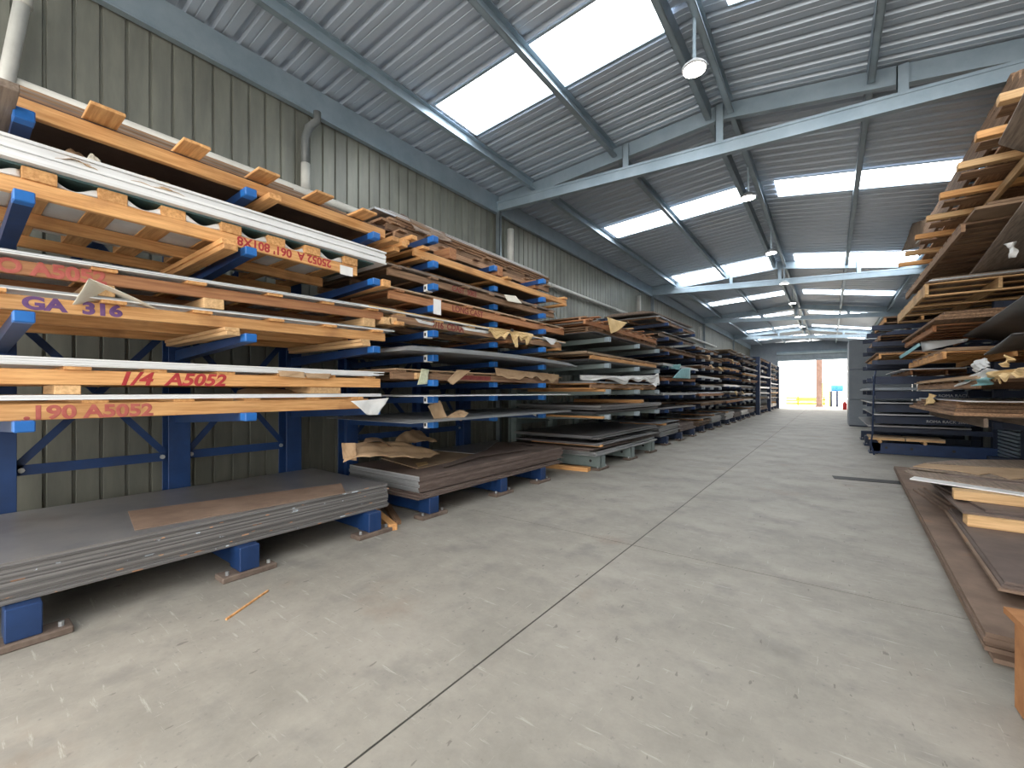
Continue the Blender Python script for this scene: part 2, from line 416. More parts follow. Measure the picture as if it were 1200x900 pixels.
def c_section(b, x, y0, y1, zb, h, w, sgn=1, t=0.012, z_of=None):
    """C purlin along Y: web, bottom and top flange, lips"""
    b.box(x - t / 2, x + t / 2, y0, y1, zb, zb + h)
    xa, xb = (x, x + w) if sgn > 0 else (x - w, x)
    b.box(xa, xb, y0, y1, zb, zb + t)
    b.box(xa, xb, y0, y1, zb + h - t, zb + h)
    xl = x + sgn * w
    b.box(xl - t / 2, xl + t / 2, y0, y1, zb, zb + .03)

FR = [7.7, 18.3, 27.7, 37.6]
tn = 0
def trim(b, mat='galv'):
    global tn
    tn += 1
    return struct(b.build('trim_%d' % tn, mat))

spans = []
e = [YN - .6] + FR + [YF]
for i in range(len(e) - 1): spans.append((e[i] + .05, e[i + 1] - .05))
PUR = [(-5.15, 1, .2, .075), (-3.3, 1, .2, .075), (XC - .13, -1, .22, .075), (XC + .13, 1, .22, .075), (0.42, 1, .2, .075), (2.3, -1, .2, .075)]
for (x, sg, h, w) in PUR:
    for (y0, y1) in spans:
        b = MB(); zb = roof_z(x) - h - 0.012
        c_section(b, x, y0, y1, zb, h, w, sg)
        trim(b, 'galv')
# eave struts
for (y0, y1) in spans:
    b = MB(); c_section(b, XL + .12, y0, y1, 5.60, .36, .10, -1); b.box(XL + .03, XL + .12, y0, y1, 5.58, 5.6); trim(b)
    b = MB(); c_section(b, XR - .12, y0, y1, 5.05, .36, .1, 1); trim(b)
# frames: rafters with flange, tie with lips, posts, wall stanchions
for i, y in enumerate(FR):
    for (xa, xb) in ((XL + .05, XC), (XC, XR - .05)):
        b = MB()
        za, zb = roof_z(xa) - .02, roof_z(xb) - .02
        hh = .25
        b.bar((xa, y, za - hh / 2), (xb, y, zb - hh / 2), .012, hh)
        b.bar((xa, y + .04, za - hh + .006), (xb, y + .04, zb - hh + .006), .09, .012)
        b.bar((xa, y + .04, za - .006), (xb, y + .04, zb - .006), .09, .012)
        trim(b)
    def tz(x): return 5.63 - 0.054 * (x - XL)
    b = MB(); xa, xb = XL + .05, XR - .05
    yy = y - .09; hh = .21
    b.bar((xa, yy, tz(xa) + hh / 2), (xb, yy, tz(xb) + hh / 2), .012, hh)
    b.bar((xa, yy + .045, tz(xa) + .006), (xb, yy + .045, tz(xb) + .006), .10, .012)
    b.bar((xa, yy + .045, tz(xa) + hh - .006), (xb, yy + .045, tz(xb) + hh - .006), .10, .012)
    b.bar((xa, yy - .012, tz(xa) + hh - .02), (xb, yy - .012, tz(xb) + hh - .02), .02, .04)
    trim(b)
    for px_ in (-3.05, XC, 0.78):
        b = MB(); b.box(px_ - .06, px_ + .06, y - .07, y - .05, tz(px_) + .1, roof_z(px_) - .05); b.box(px_ - .06, px_ - .048, y - .07, y - .0, tz(px_) + .1, roof_z(px_) - .05); trim(b)
    b = MB()
    b.box(XL + .05, XL + .17, y - .06, y - .045, 0, 5.75); b.box(XL + .05, XL + .062, y - .06, y + .06, 0, 5.75); b.box(XL + .158, XL + .17, y - .06, y + .0, 0, 5.75)
    trim(b, 'galv_dark')
    b = MB(); b.box(XR - .17, XR - .05, y - .06, y - .045, 0, 5.3); b.box(XR - .062, XR - .05, y - .06, y + .06, 0, 5.3); trim(b, 'galv_dark')

# far end wall with the tall door opening
DL, DR, DH = -3.85, 2.45, 4.45
b = MB()
b.box(XL, DL, YF, YF + .12, 0, 6.1); b.box(DR, XR + .1, YF, YF + .12, 0, 5.9); b.box(DL, DR, YF, YF + .12, DH + .55, 6.1)
struct(b.build('wall_far', 'cabinet_grey'))
door = MB(); door.box(DL - .1, DR + .1, YF - .12, YF - .05, DH, DH + .5)
for k in range(6): door.box(DL - .1, DR + .1, YF - .14, YF - .12, DH + .02 + .08 * k, DH + .075 + .08 * k)
d1 = struct(door.build('door_1', 'galv_dark'))
MB().tube([(DL - .1, YF - .3, DH + .62), (DR + .1, YF - .3, DH + .62)], .17, 16).build('door_drum', 'galv', d1)
b = MB(); b.box(DL - .09, DL, YF - .1, YF, 0, DH + .5); b.box(DR, DR + .09, YF - .1, YF, 0, DH + .5); b.build('door_frame', 'galv', d1)
b = MB(); b.box(DL - .1, DR + .1, YF - .16, YF - .1, DH - .12, DH); b.build('door_bottom_bar', 'galv', d1)

# high bay lamps along the ridge
for k in range(9):
    y = 5.45 + 4.25 * k
    where = ['hanging before the first tie beam', 'over the aisle just past the first tie beam', 'third along the ridge', 'fourth along the ridge beside the second tie beam', 'fifth along the ridge', 'sixth along the ridge', 'seventh along the ridge', 'eighth along the ridge', 'ninth along the ridge by the far door'][k]
    t = thing('ceiling_lamp', 'lit round warehouse lamp ' + where, 'lamp', (XC + .14, y, 5.36), 'lamps along the roof ridge')
    MB().tube([(0, 0, 0.03), (0, 0, .05), (0, 0, .08), (0, 0, .13)], [.14, .145, .12, .06], 24).build('lamp_housing', 'lamp_body', t, True)
    MB().tube([(0, 0, 0.018), (0, 0, .032)], .125, 24).build('lamp_lens', 'lamp_glow', t)
    MB().bar((0, 0, .12), (0, 0, .66), .03, .03, (1, 0, 0)).build('lamp_bracket', 'galv', t)

# rain pipes on the wall
def pipe(label, pts, r, mat='pvc', name='drain_pipe', collars=()):
    t = thing(name, label, 'pipe', pts[0])
    o = Vector(pts[0])
    MB().tube([Vector(p) - o for p in pts], r, 14).build('pipe_run', mat, t, True)
    for c, d in collars:
        c = Vector(c) - o; d = Vector(d)
        MB().tube([c - d * .05, c + d * .05], r * 1.18, 14).build('pipe_collar', mat, t, True)
    return t
pipe('long pale plastic pipe running level along the corrugated wall above the racks', [(XL + .13, YN + .3, 4.36), (XL + .13, 17.3, 4.42)], .055, collars=[((XL + .13, 3.3, 4.37), (0, 1, 0)), ((XL + .13, 9.9, 4.39), (0, 1, 0)), ((XL + .13, 14.2, 4.41), (0, 1, 0))])
pipe('long pale plastic pipe continuing along the wall past the second frame', [(XL + .13, 18.8, 4.42), (XL + .13, 31, 4.5)], .055)
pipe('pale plastic downpipe at the dim corner above the topmost skid', [onX(8, 92, -6.02) + Vector((0, 0, -.25)), onX(8, 92, -6.02), onX(28, -6, -6.02)], .055, collars=[(onX(27, 0, -6.02), (0, 0, 1))])
t = pipe('dark cranked downpipe on the wall above the first blue rack', [(XL + .1, 3.18, 4.45), (XL + .1, 3.18, 5.2), (XL + .12, 3.22, 5.35), (XL + .2, 3.3, 5.45), (XL + .2, 3.3, 5.58)], .055, 'pipe_dark')
MB().tube([(0, 0, -.02), (0, 0, .36)], .062, 14).build('pipe_socket', 'pvc', t, True)
pipe('short pale pipe standing by the first roof frame', [(XL + .13, 8.1, 4.4), (XL + .13, 8.1, 5.35)], .08)
pipe('short pale pipe standing before the second roof frame', [(XL + .13, 16.6, 4.45), (XL + .13, 16.6, 5.3)], .08)
pipe('short pale pipe standing before the third roof frame', [(XL + .13, 26.6, 4.5), (XL + .13, 26.6, 5.3)], .08)

# ------------------------------------------------------------------ RACKS
def rack(label, Ys, arms, Xc=-5.5, tip=-3.78, base_tip=-3.8, h=3.7, paint='blue_paint', tip_paint='bright_blue', base_h=.24, base_w=.15, foot='rust_foot', arm_h=.085, arm_w=.08, col_w=.19, rise=0.04, tags=(), holes=False, short={}, side=1, braces=True, root=.11):
    t = thing('cantilever_rack', label, 'rack', (Xc, Ys[0], 0))
    y0 = Ys[0]; B = (base_tip - Xc)
    sd = side
    def bx(m, x0, x1, *a): m.cbox(min(x0 * sd, x1 * sd), max(x0 * sd, x1 * sd), *a)
    for i, y in enumerate(Ys):
        yy = y - y0
        m = MB(); w = col_w / 2     # I-section column
        bx(m, -.012, 0, yy - w, yy + w, .02, h, .003); bx(m, -.22, -.208, yy - w, yy + w, .02, h, .003); bx(m, -.208, -.012, yy - .008, yy + .008, .02, h, .003)
        m.build('column', paint, t)
        m = MB(); bw = base_w / 2
        if holes:
            bx(m, -.2, B, yy - bw, yy - bw + .02, .05, base_h, .004); bx(m, -.2, B, yy - .01, yy + bw, base_h - .02, base_h, .004)
            bx(m, B - .02, B, yy - bw, yy + bw, .06, base_h, .004); bx(m, B - .14, B, yy - bw - .01, yy + bw + .01, .0, .06, .004)
            o = m.build('base_beam', paint, t)
            for hx in (B - .22, B - .9, B - 1.5):
                MB().tube([(hx * sd, yy - bw - .003, .16), (hx * sd, yy - bw + .004, .16)], .028, 14).build('bolt_hole', 'ink', o)
        else:
            bx(m, -.2, B - .18, yy - bw + .03, yy + bw - .03, .04, base_h, .004); bx(m, B - .2, B, yy - bw, yy + bw, .045, base_h, .006)
            o = m.build('base_beam', paint, t)
        m = MB(); bx(m, B - .14, B + .025, yy - bw - .13, yy + bw + .13, 0, .045, .008)
        f = m.build('foot_plate', foot, t)
        for s2 in (-1, 1):
            MB().tube([((B - .03) * sd, yy + s2 * (bw + .08), .045), ((B - .03) * sd, yy + s2 * (bw + .08), .075)], .014, 8).build('anchor_bolt', 'zinc_sheet', f)
        for k, z in enumerate(arms):
            T = short.get((i, k), tip) - Xc
            if T < .2: continue
            m = MB(); w = arm_w / 2
            pts = [(0, z - root), (0, z), (T, z + rise), (T, z + rise - arm_h)]
            vs = [(p * sd, yy - w, q) for p, q in pts] + [(p * sd, yy + w, q) for p, q in pts]
            fs = [(0, 1, 2, 3), (7, 6, 5, 4), (0, 4, 5, 1), (1, 5, 6, 2), (2, 6, 7, 3), (3, 7, 4, 0)]
            m.add(vs, fs if sd < 0 else [f_[::-1] for f_ in fs])
            a = m.build('arm', paint, t)
            m = MB(); bx(m, T - .10, T + .006, yy - w - .004, yy + w + .004, z + rise - arm_h - .004, z + rise + .003, .006)
            m.build('arm_tip', tip_paint, a)
            if (i, k) in tags:
                m = MB(); bx(m, T - .16, T - .10, yy - w - .006, yy + w + .006, z + rise - arm_h - .012, z + rise + .004, .002)
                g = m.build('arm_tag', 'tag_white', a)
                m = MB(); bx(m, T - .148, T - .118, yy - w - .008, yy - w - .004, z + rise - arm_h + .012, z + rise - arm_h + .05, .001); m.build('tag_print', 'ink', g)
    if braces:
        for i in range(len(Ys) - 1):
            ya, yb = Ys[i] - y0 + col_w / 2, Ys[i + 1] - y0 - col_w / 2
            for z in (.82, 2.25):
                m = MB(); m.bar((-.1 * sd, ya, z), (-.1 * sd, yb, z), .012, .09); br = m.build('brace_rail', paint, t)
                for ye in (ya + .03, yb - .03): MB().tube([(-.1 * sd, ye, z), (-.075 * sd, ye, z)], .022, 8).build('bolt_head', 'zinc_sheet', br)
                m = MB(); m.bar((-.1 * sd, ya, z + .03), (-.1 * sd, yb, z + 1.3), .012, .06); m.build('brace', paint, t)
                m = MB(); m.bar((-.115 * sd, yb, z + .03), (-.115 * sd, ya, z + 1.3), .012, .06); m.build('brace', paint, t)
    return t

ARM1 = [1.285, 1.93, 2.635, 3.115]
rack('blue cantilever rack holding the painted skids and thick plate stack', [.30, 1.52, 2.72], ARM1, h=3.55, arm_h=.06)
ARM2 = [1.10, 1.40, 1.60, 1.90, 2.19, 2.49, 2.75, 3.02, 3.32]
short2 = {(1, k): -3.96 for k in range(9)}
rack('blue cantilever rack with nine close-set levels of arms', [3.55, 4.92, 5.98], ARM2, h=3.75, short=short2, tags={(0, 0), (0, 1), (0, 3), (0, 4), (0, 6)}, arm_h=.07, root=.072)
ARM3 = [1.02, 1.5, 2.0, 2.5]
rack('grey-green cantilever rack with round holes in its base beams', [7.65, 9.2, 10.56], ARM3, tip=-3.36, base_tip=-3.5, h=3.2, paint='grey_green', tip_paint='galv', base_h=.27, base_w=.2, holes=True)

# ------------------------------------------------------------------ FIRST BLUE RACK: stock
XF = -3.9
Y0 = -.5
B1 = 'first blue rack'
# thick plate stack on the base beams
GP = 'steel plates in the thick stack'
zz = .245
NP = 24
for k in range(NP):
    last = k == NP - 1
    dx = R.uniform(-.008, .008); dy = R.uniform(-.02, .02)
    if k < 2: dx += .02
    lab = 'dark steel plate lying in the thick stack under the painted skids' if not last else 'topmost blue-grey steel plate of the thick stack, bare and dusty'
    b = MB(); b.box(-1.58, 0, 0, 3.12 + .34, 0, .0098)
    mat = 'steel_plate'
    me = MB(); me.cur = 0
    o = None
    m = MB()
    m.add([(-1.58, 0, .0098), (0, 0, .0098), (0, 3.45, .0098), (-1.58, 3.45, .0098)], [(0, 1, 2, 3)])
    m.cur = 1
    m.add([(-1.58, 0, 0), (0, 0, 0), (0, 3.45, 0), (-1.58, 3.45, 0), (-1.58, 0, .0098), (0, 0, .0098), (0, 3.45, .0098), (-1.58, 3.45, .0098)], [(3, 2, 1, 0), (0, 1, 5, 4), (1, 2, 6, 5), (2, 3, 7, 6), (3, 0, 4, 7)])
    o = m.build('steel_plate', ['steel_plate', R.choice(['edge_plate', 'edge_plate_pale'])]); o.location = (XF + dx, Y0 + dy, zz)
    tag(o, lab, 'steel plate', GP if not last else None)
    zz += .0102
ptop = zz
# offcut plate lying on top
pa = [onZ(150, 600, ptop), onZ(400, 567, ptop), onZ(405, 578, ptop), onZ(158, 622, ptop)]
b = MB(); b.prism([(p.x, p.y) for p in pa][::-1], 0, .006)
o = b.build('steel_offcut', 'rusty_plate'); o.location.z = ptop + .001; tag(o, 'long brown offcut plate lying on top of the thick plate stack', 'steel offcut')

T1 = .030
# A: skid on the lowest arms
zA = 1.325
t, za = skid('orange timber skid faintly sprayed .190 A5052, on the lowest arms of the ' + B1, XF, -5.4, Y0, 2.72, zA, 'pine', .0, ns=7, rh=.1)
lettering('.190 A5052', .115, (.0012, onX(27, 482, XF).y - Y0, .008), 'faded_red', t, bold=.006, xs=1.15)
for k in range(3):
    sheet('white-edged sheet lying on the lowest timber skid of the ' + B1, XF + .01, -5.4, Y0, 2.86, za + .0105 * k, .0095, 'white_sheet', group='sheets on the lowest skid')
paper('rolled-back kraft paper lip on the lowest skid of the ' + B1, [onX(272, 470, XF - .1), onX(360, 469, XF - .03), onX(364, 460, XF - .35), onX(280, 458, XF - .5)], 'kraft', 3, wob=.012, bow=.03)
paper('white film flap hanging off the end of the lowest skid', [onX(411, 470, XF + .13), onX(456, 466, XF + .13), onX(443, 486, XF + .17), onX(431, 486, XF + .17)], 'white_film', 5, wob=.008, bow=.015)
# blocks between A and B
zb = za + .034
for u in (80, 388):
    p = onX(u, 460, XF)
    block('short timber block under the 1/4 A5052 skid, ' + ('near its painted figures' if u > 200 else 'at its unpainted end'), XF - .5, XF - .01, p.y - .06 - (.14 if u > 200 else 0), p.y + .06 + (.05 if u > 200 else 0), zb, zb + .06, 'pale_pine_x')
zB = zb + .062
t, zc = skid('orange timber skid sprayed 1/4 A5052 in red on the ' + B1, XF, -5.4, Y0, 2.86, zB, 'pine', .0, ns=8, rh=.095)
lettering('1/4  A5052', .125, (.0012, onX(137, 446, XF).y - Y0, .004), 'red_paint', t, bold=.006, shear=.25, xs=1.15)
for k in range(6):
    sheet('thick white-edged sheet of the pile above the 1/4 A5052 skid', XF + .015 + .01 * (k % 2), -5.4, Y0, 2.75 + .07 * (k % 3), zc + .0085 * k, .008, 'white_sheet', group='sheets above the quarter inch skid')
paper('torn kraft paper patch stuck on the white sheets above the 1/4 A5052 skid', [onX(326, 434, XF + .03), onX(357, 436, XF + .03), onX(358, 443, XF + .035), onX(328, 441, XF + .035)], 'kraft', 8, wob=.006)
paper('torn kraft strip at the end of the white sheets above the 1/4 A5052 skid', [onX(357, 437, XF + .03), onX(388, 438, XF + .03), onX(386, 444, XF + .035), onX(360, 443, XF + .035)], 'kraft', 9, wob=.006)
# C: GA 316
def dunnage(label, y, z0, z1, x1, mat='pale_pine_x', w=.1, n=2, x0=-5.3):
    h = (z1 - z0) / n
    for k in range(n):
        block(label if n == 1 else (label + (', lower of the pair' if k == 0 else ', upper of the pair')), x0, x1 - .01 * k, y - w / 2 - .01 * k, y + w / 2, z0 + h * k, z0 + h * (k + 1) - .001, mat)
dunnage('timber batten under the GA 316 skid at the middle column', 1.40, 1.95, 2.012, XF + .1)
dunnage('timber batten under the end of the GA 316 skid', 2.60, 1.965, 2.035, XF + .12, n=2)
dunnage('timber batten under the hidden end of the GA 316 skid', .05, 1.945, 1.98, XF - .1, n=1)
TC = .022
zC = 1.975
t, zd = skid('orange timber skid sprayed GA 316 in violet on the ' + B1, XF, -5.4, Y0, 2.95, zC, 'pine', TC, ns=7, rh=.09, over=.04)
lettering('GA  316', .105, (.0012, .80, .012), 'violet_paint', t, bold=.007, xs=1.25)
for k in range(3):
    sheet('bright-edged sheet lying on the GA 316 skid', XF + .03 - .012 * k, -5.4, Y0, 3.02, zd + .008 * k, .007, 'zinc_sheet' if k else 'white_sheet', TC, group='sheets on the violet lettered skid')
# folded white corner
b = MB()
pA, pB, pC, pD = onX(85, 357, XF + .03), onX(104, 326, XF + .12), onX(186, 363, XF + .03), onX(140, 354, XF - .15)
cen = (pA + pB + pC) / 3
def corner(u, v):
    e = pA.lerp(pD, u).lerp(pC, max(0, u * 2 - 1)) if False else (pA.lerp(pD, min(1, 2 * u)) if u < .5 else pD.lerp(pC, 2 * u - 1))
    return e.lerp(pB, v) - cen + Vector((.03 * math.sin(PI * v), 0, 0))
b.surf(corner, 16, 10, .003)
o = b.build('sheet_corner', 'ivory_film', smooth=True); o.location = cen; tag(o, 'pale triangular folded-up sheet corner standing on the GA 316 skid', 'sheet')
# D: A5052 faded
TD = .028
zD = zd + .095
for u in (118, 250, 432):
    y = onX(u, 370, XF).y
    zt = zd + .024 + TC * (y - Y0)
    block('timber spacer under the faded red A5052 skid ' + {118: 'by the folded white corner', 250: 'at its middle', 432: 'at its split end'}[u], XF - .6, XF + .02, y - .07, y + .07, zt, zD + TD * (y - Y0) - .002, 'pale_pine_x', tilt=TC)
t, ze = skid('reddish timber skid with faded red A5052 over the GA 316 skid', XF, -5.4, Y0, 2.9, zD, 'red_wood', TD, ns=7, rh=.085, over=.03, slat_wood='pine')
lettering('O A5052', .115, (.0012, onX(1, 325, XF).y - Y0 - .02, .006), 'faded_red', t, bold=.007, xs=1.1)
for k in range(4):
    sheet('thin bright-edged sheet lying on the faded red A5052 skid', XF + .04 - .012 * k, -5.4, Y0, 3.0 + .02 * k, ze + .0085 * k, .006, 'zinc_sheet' if k % 2 else 'white_sheet', TD, group='sheets on the faded lettered skid')
for k, u in enumerate((452, 459)):
    p = onX(u, 377, XF + .02)
    block('split timber end jutting from the faded red A5052 skid, ' + ('darker one' if k == 0 else 'paler one'), XF - .4, XF + .05, p.y - .05, p.y + .05, p.z - .03, p.z + .045, 'pale_pine_x')
# E: skid with white liner and thick white pile
zE = 2.655
dunnage('orange timber batten under the upside-down lettered skid, beside the middle arm', 1.36, 2.605, 2.69, XF + .16, 'pine_x')
dunnage('orange timber batten jutting past the far arm under the upside-down lettered skid', 2.82, 2.605, 2.68, XF + .16, 'pine_x', n=1)
zE = 2.69
t, zf = skid('orange timber skid with upside-down red lettering under the white sheets', XF, -5.35, Y0, 2.6, zE, 'pine', .0, ns=9, rh=.095, gap=.0, st=.075, sw=.15)
lettering("25052 A  061' 801X8", .1, (.0012, onX(388, 300, XF).y - Y0, .086), 'red_paint', t, rot=(-PI / 2, PI, PI / 2) if False else (PI / 2, PI, PI / 2), bold=.004, xs=.95)
MB().box(.001, .004, 2.88, 3.02, -.02, .07).build('stapled_card', 'tag_white', t)
# liner pieces sagging between the slats
for k in range(8):
    ya = Y0 + .06 + (2.6 - Y0 - .27) * k / 8 + .14; yb = ya + .24
    if yb < 0: continue
    b = MB()
    def lin(u, v, w=yb - ya):
        e = .012 + .045 * (math.sin(PI * min(1, v * 1.1)) ** 1.5)
        if u < .6: return (-1.2 + 1.19 * u / .6, w * v, -.064 - .006 * math.sin(PI * v))
        q = (u - .6) / .4
        return (-.01 - .02 * q * v, w * v, -.064 - .006 * math.sin(PI * v) + q * max(.004, .06 - e))
    b.surf(lin, 10, 12, .002)
    nm = ['hidden', 'first', 'second', 'third', 'fourth', 'fifth', 'sixth', 'seventh'][k]
    o = b.build('plastic_liner', 'white_film', smooth=True); o.location = (XF - .005, ya, zf + .0)
    tag(o, 'white plastic liner sagging between slats under the white sheet pile', 'plastic liner', 'liner pieces under the white sheet pile')
sheet('dark teal protective sheet under the white sheet pile', XF - .01, -5.35, Y0, 2.78, zf, .012, 'dark_teal')
for k in range(7):
    sheet('long white sheet of the thick pile with bright edges on the ' + B1, XF + .05 - .008 * (k % 3), -5.35, Y0, 2.9 - .01 * (k % 2), zf + .014 + .0195 * k, .0175, 'white_sheet', group='thick white sheet pile')
zg = zf + .014 + .0195 * 7
paper('curled kraft scrap on top of the white sheet pile near the wall corner', [onX(60, 188, XF + .04), onX(122, 204, XF + .04), onX(112, 192, XF - .2), onX(70, 180, XF - .2)], 'kraft', 12, wob=.02, bow=.03)
paper('small bright paper scrap curling up from the white sheet pile', [onX(98, 192, XF), onX(118, 195, XF), onX(118, 190, XF - .05), onX(106, 181, XF - .05)], 'ivory_film', 13, wob=.01, bow=.02)
paper('long kraft tongue lying on the white sheet pile', [onX(150, 211, XF + .04), onX(240, 241, XF + .04), onX(200, 220, XF - .25), onX(160, 203, XF - .25)], 'kraft', 14, wob=.02, bow=.02)
# F: top skid, slats overhanging the aisle
dunnage('grey timber plank hanging out under the top skid beside the corner arm', .2, 3.13, 3.175, XF + .36, 'grey_wood_x', n=1, w=.13)
dunnage('timber plank jutting out under the top skid beside the middle arm', 1.70, 3.125, 3.175, XF + .14, 'pine_x', n=1, w=.1)
dunnage('timber plank jutting out under the end of the top skid', 2.95, 3.125, 3.175, XF + .14, 'pine_x', n=1, w=.1)
zF = 3.177
t = thing('timber_skid', 'top timber skid with broad slats overhanging the aisle', 'timber skid', (XF, Y0, zF))
for k in range(3):
    x1 = -k * .66
    MB().cbox(x1 - .05, x1, 0, 3.42, 0, .095).build('runner', 'pine_y', t)
us = [0, 120, 222, 305, 370, 422]
for u in us:
    y = onX(u, 170 + u * .2, XF + .05).y - Y0 if u else .35
    MB().cbox(-1.4, .22, y - .085, y + .085, .112, .135).build('slat', 'pine_x', t)
sheet('dark brown hardboard sheet seen from below on the top skid', XF - .015, -5.35, Y0, 2.9, zF + .097, .012, 'hardboard', name='hardboard_sheet')
for k in range(5):
    sheet('old brown board lying over the slats of the top skid', XF - .12 - .05 * k, -5.3, Y0 + .1 * k, 2.6 - .13 * k, zF + .138 + .036 * k, .034, 'grey_wood_y' if k % 2 else 'old_wood_y', group='boards on the top skid', name='timber_board', cat='timber')

# ------------------------------------------------------------------ SECOND BLUE RACK: stock
B2 = 'second blue rack'
Ys0, Ys1 = 3.3, 6.72
# bottom: plates on the base beams
zz = .245
GP2 = 'brown plates on the second rack base'
for k in range(3):
    sheet('brown steel plate at the bottom of the %s, slid out furthest' % B2, XF + .1 - .02 * k, -5.4, Ys0 + .05 * k, 6.6, zz, .018, 'brown_plate', group='lowest plates of the second rack', name='steel_plate', cat='steel plate', yaw=.01 * k)
    zz += .0185
zz += .012
for k in range(10):
    m = MB(); W, L, t_ = 1.42, 3.36 + R.uniform(-.05, .03), .0185
    m.add([(-W, 0, 0), (0, 0, 0), (0, L, 0), (-W, L, 0), (-W, 0, t_), (0, 0, t_), (0, L, t_), (-W, L, t_)], [(3, 2, 1, 0), (4, 5, 6, 7), (1, 2, 6, 5), (2, 3, 7, 6), (3, 0, 4, 7)])
    m.cur = 1; m.add([(-W, 0, 0), (0, 0, 0), (0, 0, t_), (-W, 0, t_)], [(0, 1, 2, 3)])
    o = m.build('steel_plate', ['brown_plate', 'zinc_sheet']); o.location = (XF + .04 + R.uniform(-.008, .008), 3.36 + R.uniform(-.006, .006), zz)
    tag(o, 'brown steel plate with bright sheared end in the stack on the ' + B2, 'steel plate', 'plates stacked on the second rack')
    zz += .019
def plate_on(label, px, z, mat, t=.008, name='steel_plate', cat='steel plate', group=None, lift=0):
    pts = [onZ(u, v, z) for u, v in px]
    for q_ in pts: q_.x = min(max(q_.x, -5.38), 3.0)
    c = sum(pts, Vector()) / len(pts)
    b = MB(); q = [(p.x - c.x, p.y - c.y) for p in pts]
    area = sum(q[i][0] * q[(i + 1) % len(q)][1] - q[(i + 1) % len(q)][0] * q[i][1] for i in range(len(q)))
    if area < 0: q = q[::-1]
    b.prism(q, 0, t); o = b.build(name, mat); o.location = c
    return tag(o, label, cat, group)
plate_on('olive-brown offcut plate on the plate stack of the ' + B2, [(490, 550), (556, 535), (555, 526), (455, 526), (425, 534)], zz, 'tan_board', .01)
plate_on('dark offcut plate on the far part of the plate stack of the ' + B2, [(563, 533), (585, 516), (545, 516), (500, 527)], zz + .011, 'steel_plate', .01)
plate_on('brown offcut plate with a pointed corner on the plate stack', [(520, 548), (565, 535), (618, 527), (600, 520), (570, 528), (519, 545)], zz + .022, 'brown_plate', .008)
plate_on('small yellow-stained offcut lying on the plate stack', [(490, 547), (502, 544), (500, 541), (487, 543)], zz + .012, 'yellow_kraft', .004)
# crumpled kraft heap
zk = zz + .02
pbr('olive_plate', (0.20, 0.185, 0.13), (0.29, 0.27, 0.2), 3, 0.6)
paper('large crumpled kraft sheet draped over the corner of the plate stack', [onX(402, 540, XF - .3), onX(482, 541, XF + .0), onX(516, 528, XF - .5), onX(425, 522, XF - .9)], 'kraft', 21, n=30, wob=.075, bow=.05)
paper('stiff kraft flap standing at the near corner of the plate stack', [onX(402, 538, XF - .35), onX(418, 540, XF - .3), onX(417, 519, XF - .3), onX(400, 519, XF - .38)], 'kraft', 22, wob=.015)
paper('arched kraft strip curling over the kraft heap', [onX(425, 520, XF - .6), onX(460, 527, XF - .5), onX(458, 523, XF - .6), onX(428, 514, XF - .75)], 'dark_kraft', 23, wob=.015, bow=.06)
paper('dark kraft hump rising behind the crumpled kraft sheet', [onX(455, 526, XF - .8), onX(512, 520, XF - .8), onX(498, 508, XF - 1.2), onX(470, 510, XF - 1.2)], 'kraft', 24, wob=.04, bow=.06)
# level 0 (z1.14): grey sheets with kraft curls
zl = [z + .045 for z in ARM2]
for k in range(3):
    sheet('grey sheet on the lowest arms of the ' + B2, XF + .2 - .03 * k, -5.4, Ys0 - .2 + .12 * k, 6.75 + .05 * k, zl[0] + .008 * k, .006, 'zinc_sheet', group='sheets on the second rack lowest arms')
paper('kraft paper square curled up on the grey sheets', [onX(524, 489, XF + .02), onX(509, 492, XF + .02), onX(502, 476, XF + .03), onX(516, 469, XF - .02)], 'kraft', 31, wob=.008, bow=.02)
paper('kraft paper tongue hanging over the edge of the grey sheets', [onX(522, 489, XF - .02), onX(540, 480, XF + .0), onX(550, 484, XF + .08), onX(541, 493, XF + .1)], 'kraft', 32, wob=.01, bow=-.02)
paper('torn paper nick on the far end of the grey sheets', [onX(620, 484, XF + .01), onX(629, 484, XF + .01), onX(628, 488, XF + .02), onX(625, 486, XF + .02)], 'ivory_film', 33, n=6, wob=.003)
# level 1: thin white sheets
for k in range(2):
    sheet('thin white sheet resting on the second arms of the ' + B2, XF + .2 - .05 * k, -5.4, Ys0 - .1 + .2 * k, 6.72, zl[1] + .007 * k, .006, 'white_sheet', group='thin white sheets on second arms')
# level 2: skid with red stain and torn kraft
t, z2 = skid('brown timber skid with torn kraft edge and red paint on the ' + B2, XF - .02, -5.4, 3.0, 6.7, zl[2], 'old_wood', 0, ns=7, rh=.08)
b = MB(); b.box(0.0005, .002, .95, 1.75, .015, .072); b.build('paint_stain', 'old_red', t)
sheet('kraft-wrapped sheet on the red-stained skid', XF + .01, -5.4, 3.05, 6.75, z2, .014, 'kraft', name='wrapped_sheet')
paper('torn kraft fringe hanging along the far half of the red-stained skid', [onX(580, 431, XF + .02), onX(655, 439, XF + .02), onX(655, 446, XF + .03), onX(582, 441, XF + .03)], 'kraft', 34, n=40, wob=.012, ragged=.45)
paper('kraft paper tag hanging in front of the red-stained skid', [onX(536, 433, XF + .03), onX(552, 434, XF + .03), onX(531, 451, XF + .05), onX(524, 446, XF + .05)], 'kraft', 35, wob=.006, bow=.01)
t = paper('pale green printed label hanging on the red-stained skid', [onX(494, 432, XF + .03), onX(503, 433, XF + .03), onX(501, 450, XF + .04), onX(489, 451, XF + .04)], 'label_green', 36, wob=.004, n=8, name='paper_label')
block('pale timber block on the arm beside the green printed label', XF - .3, XF + .02, 3.34, 3.43, zl[2] + .004, zl[2] + .078, 'pale_pine_x')
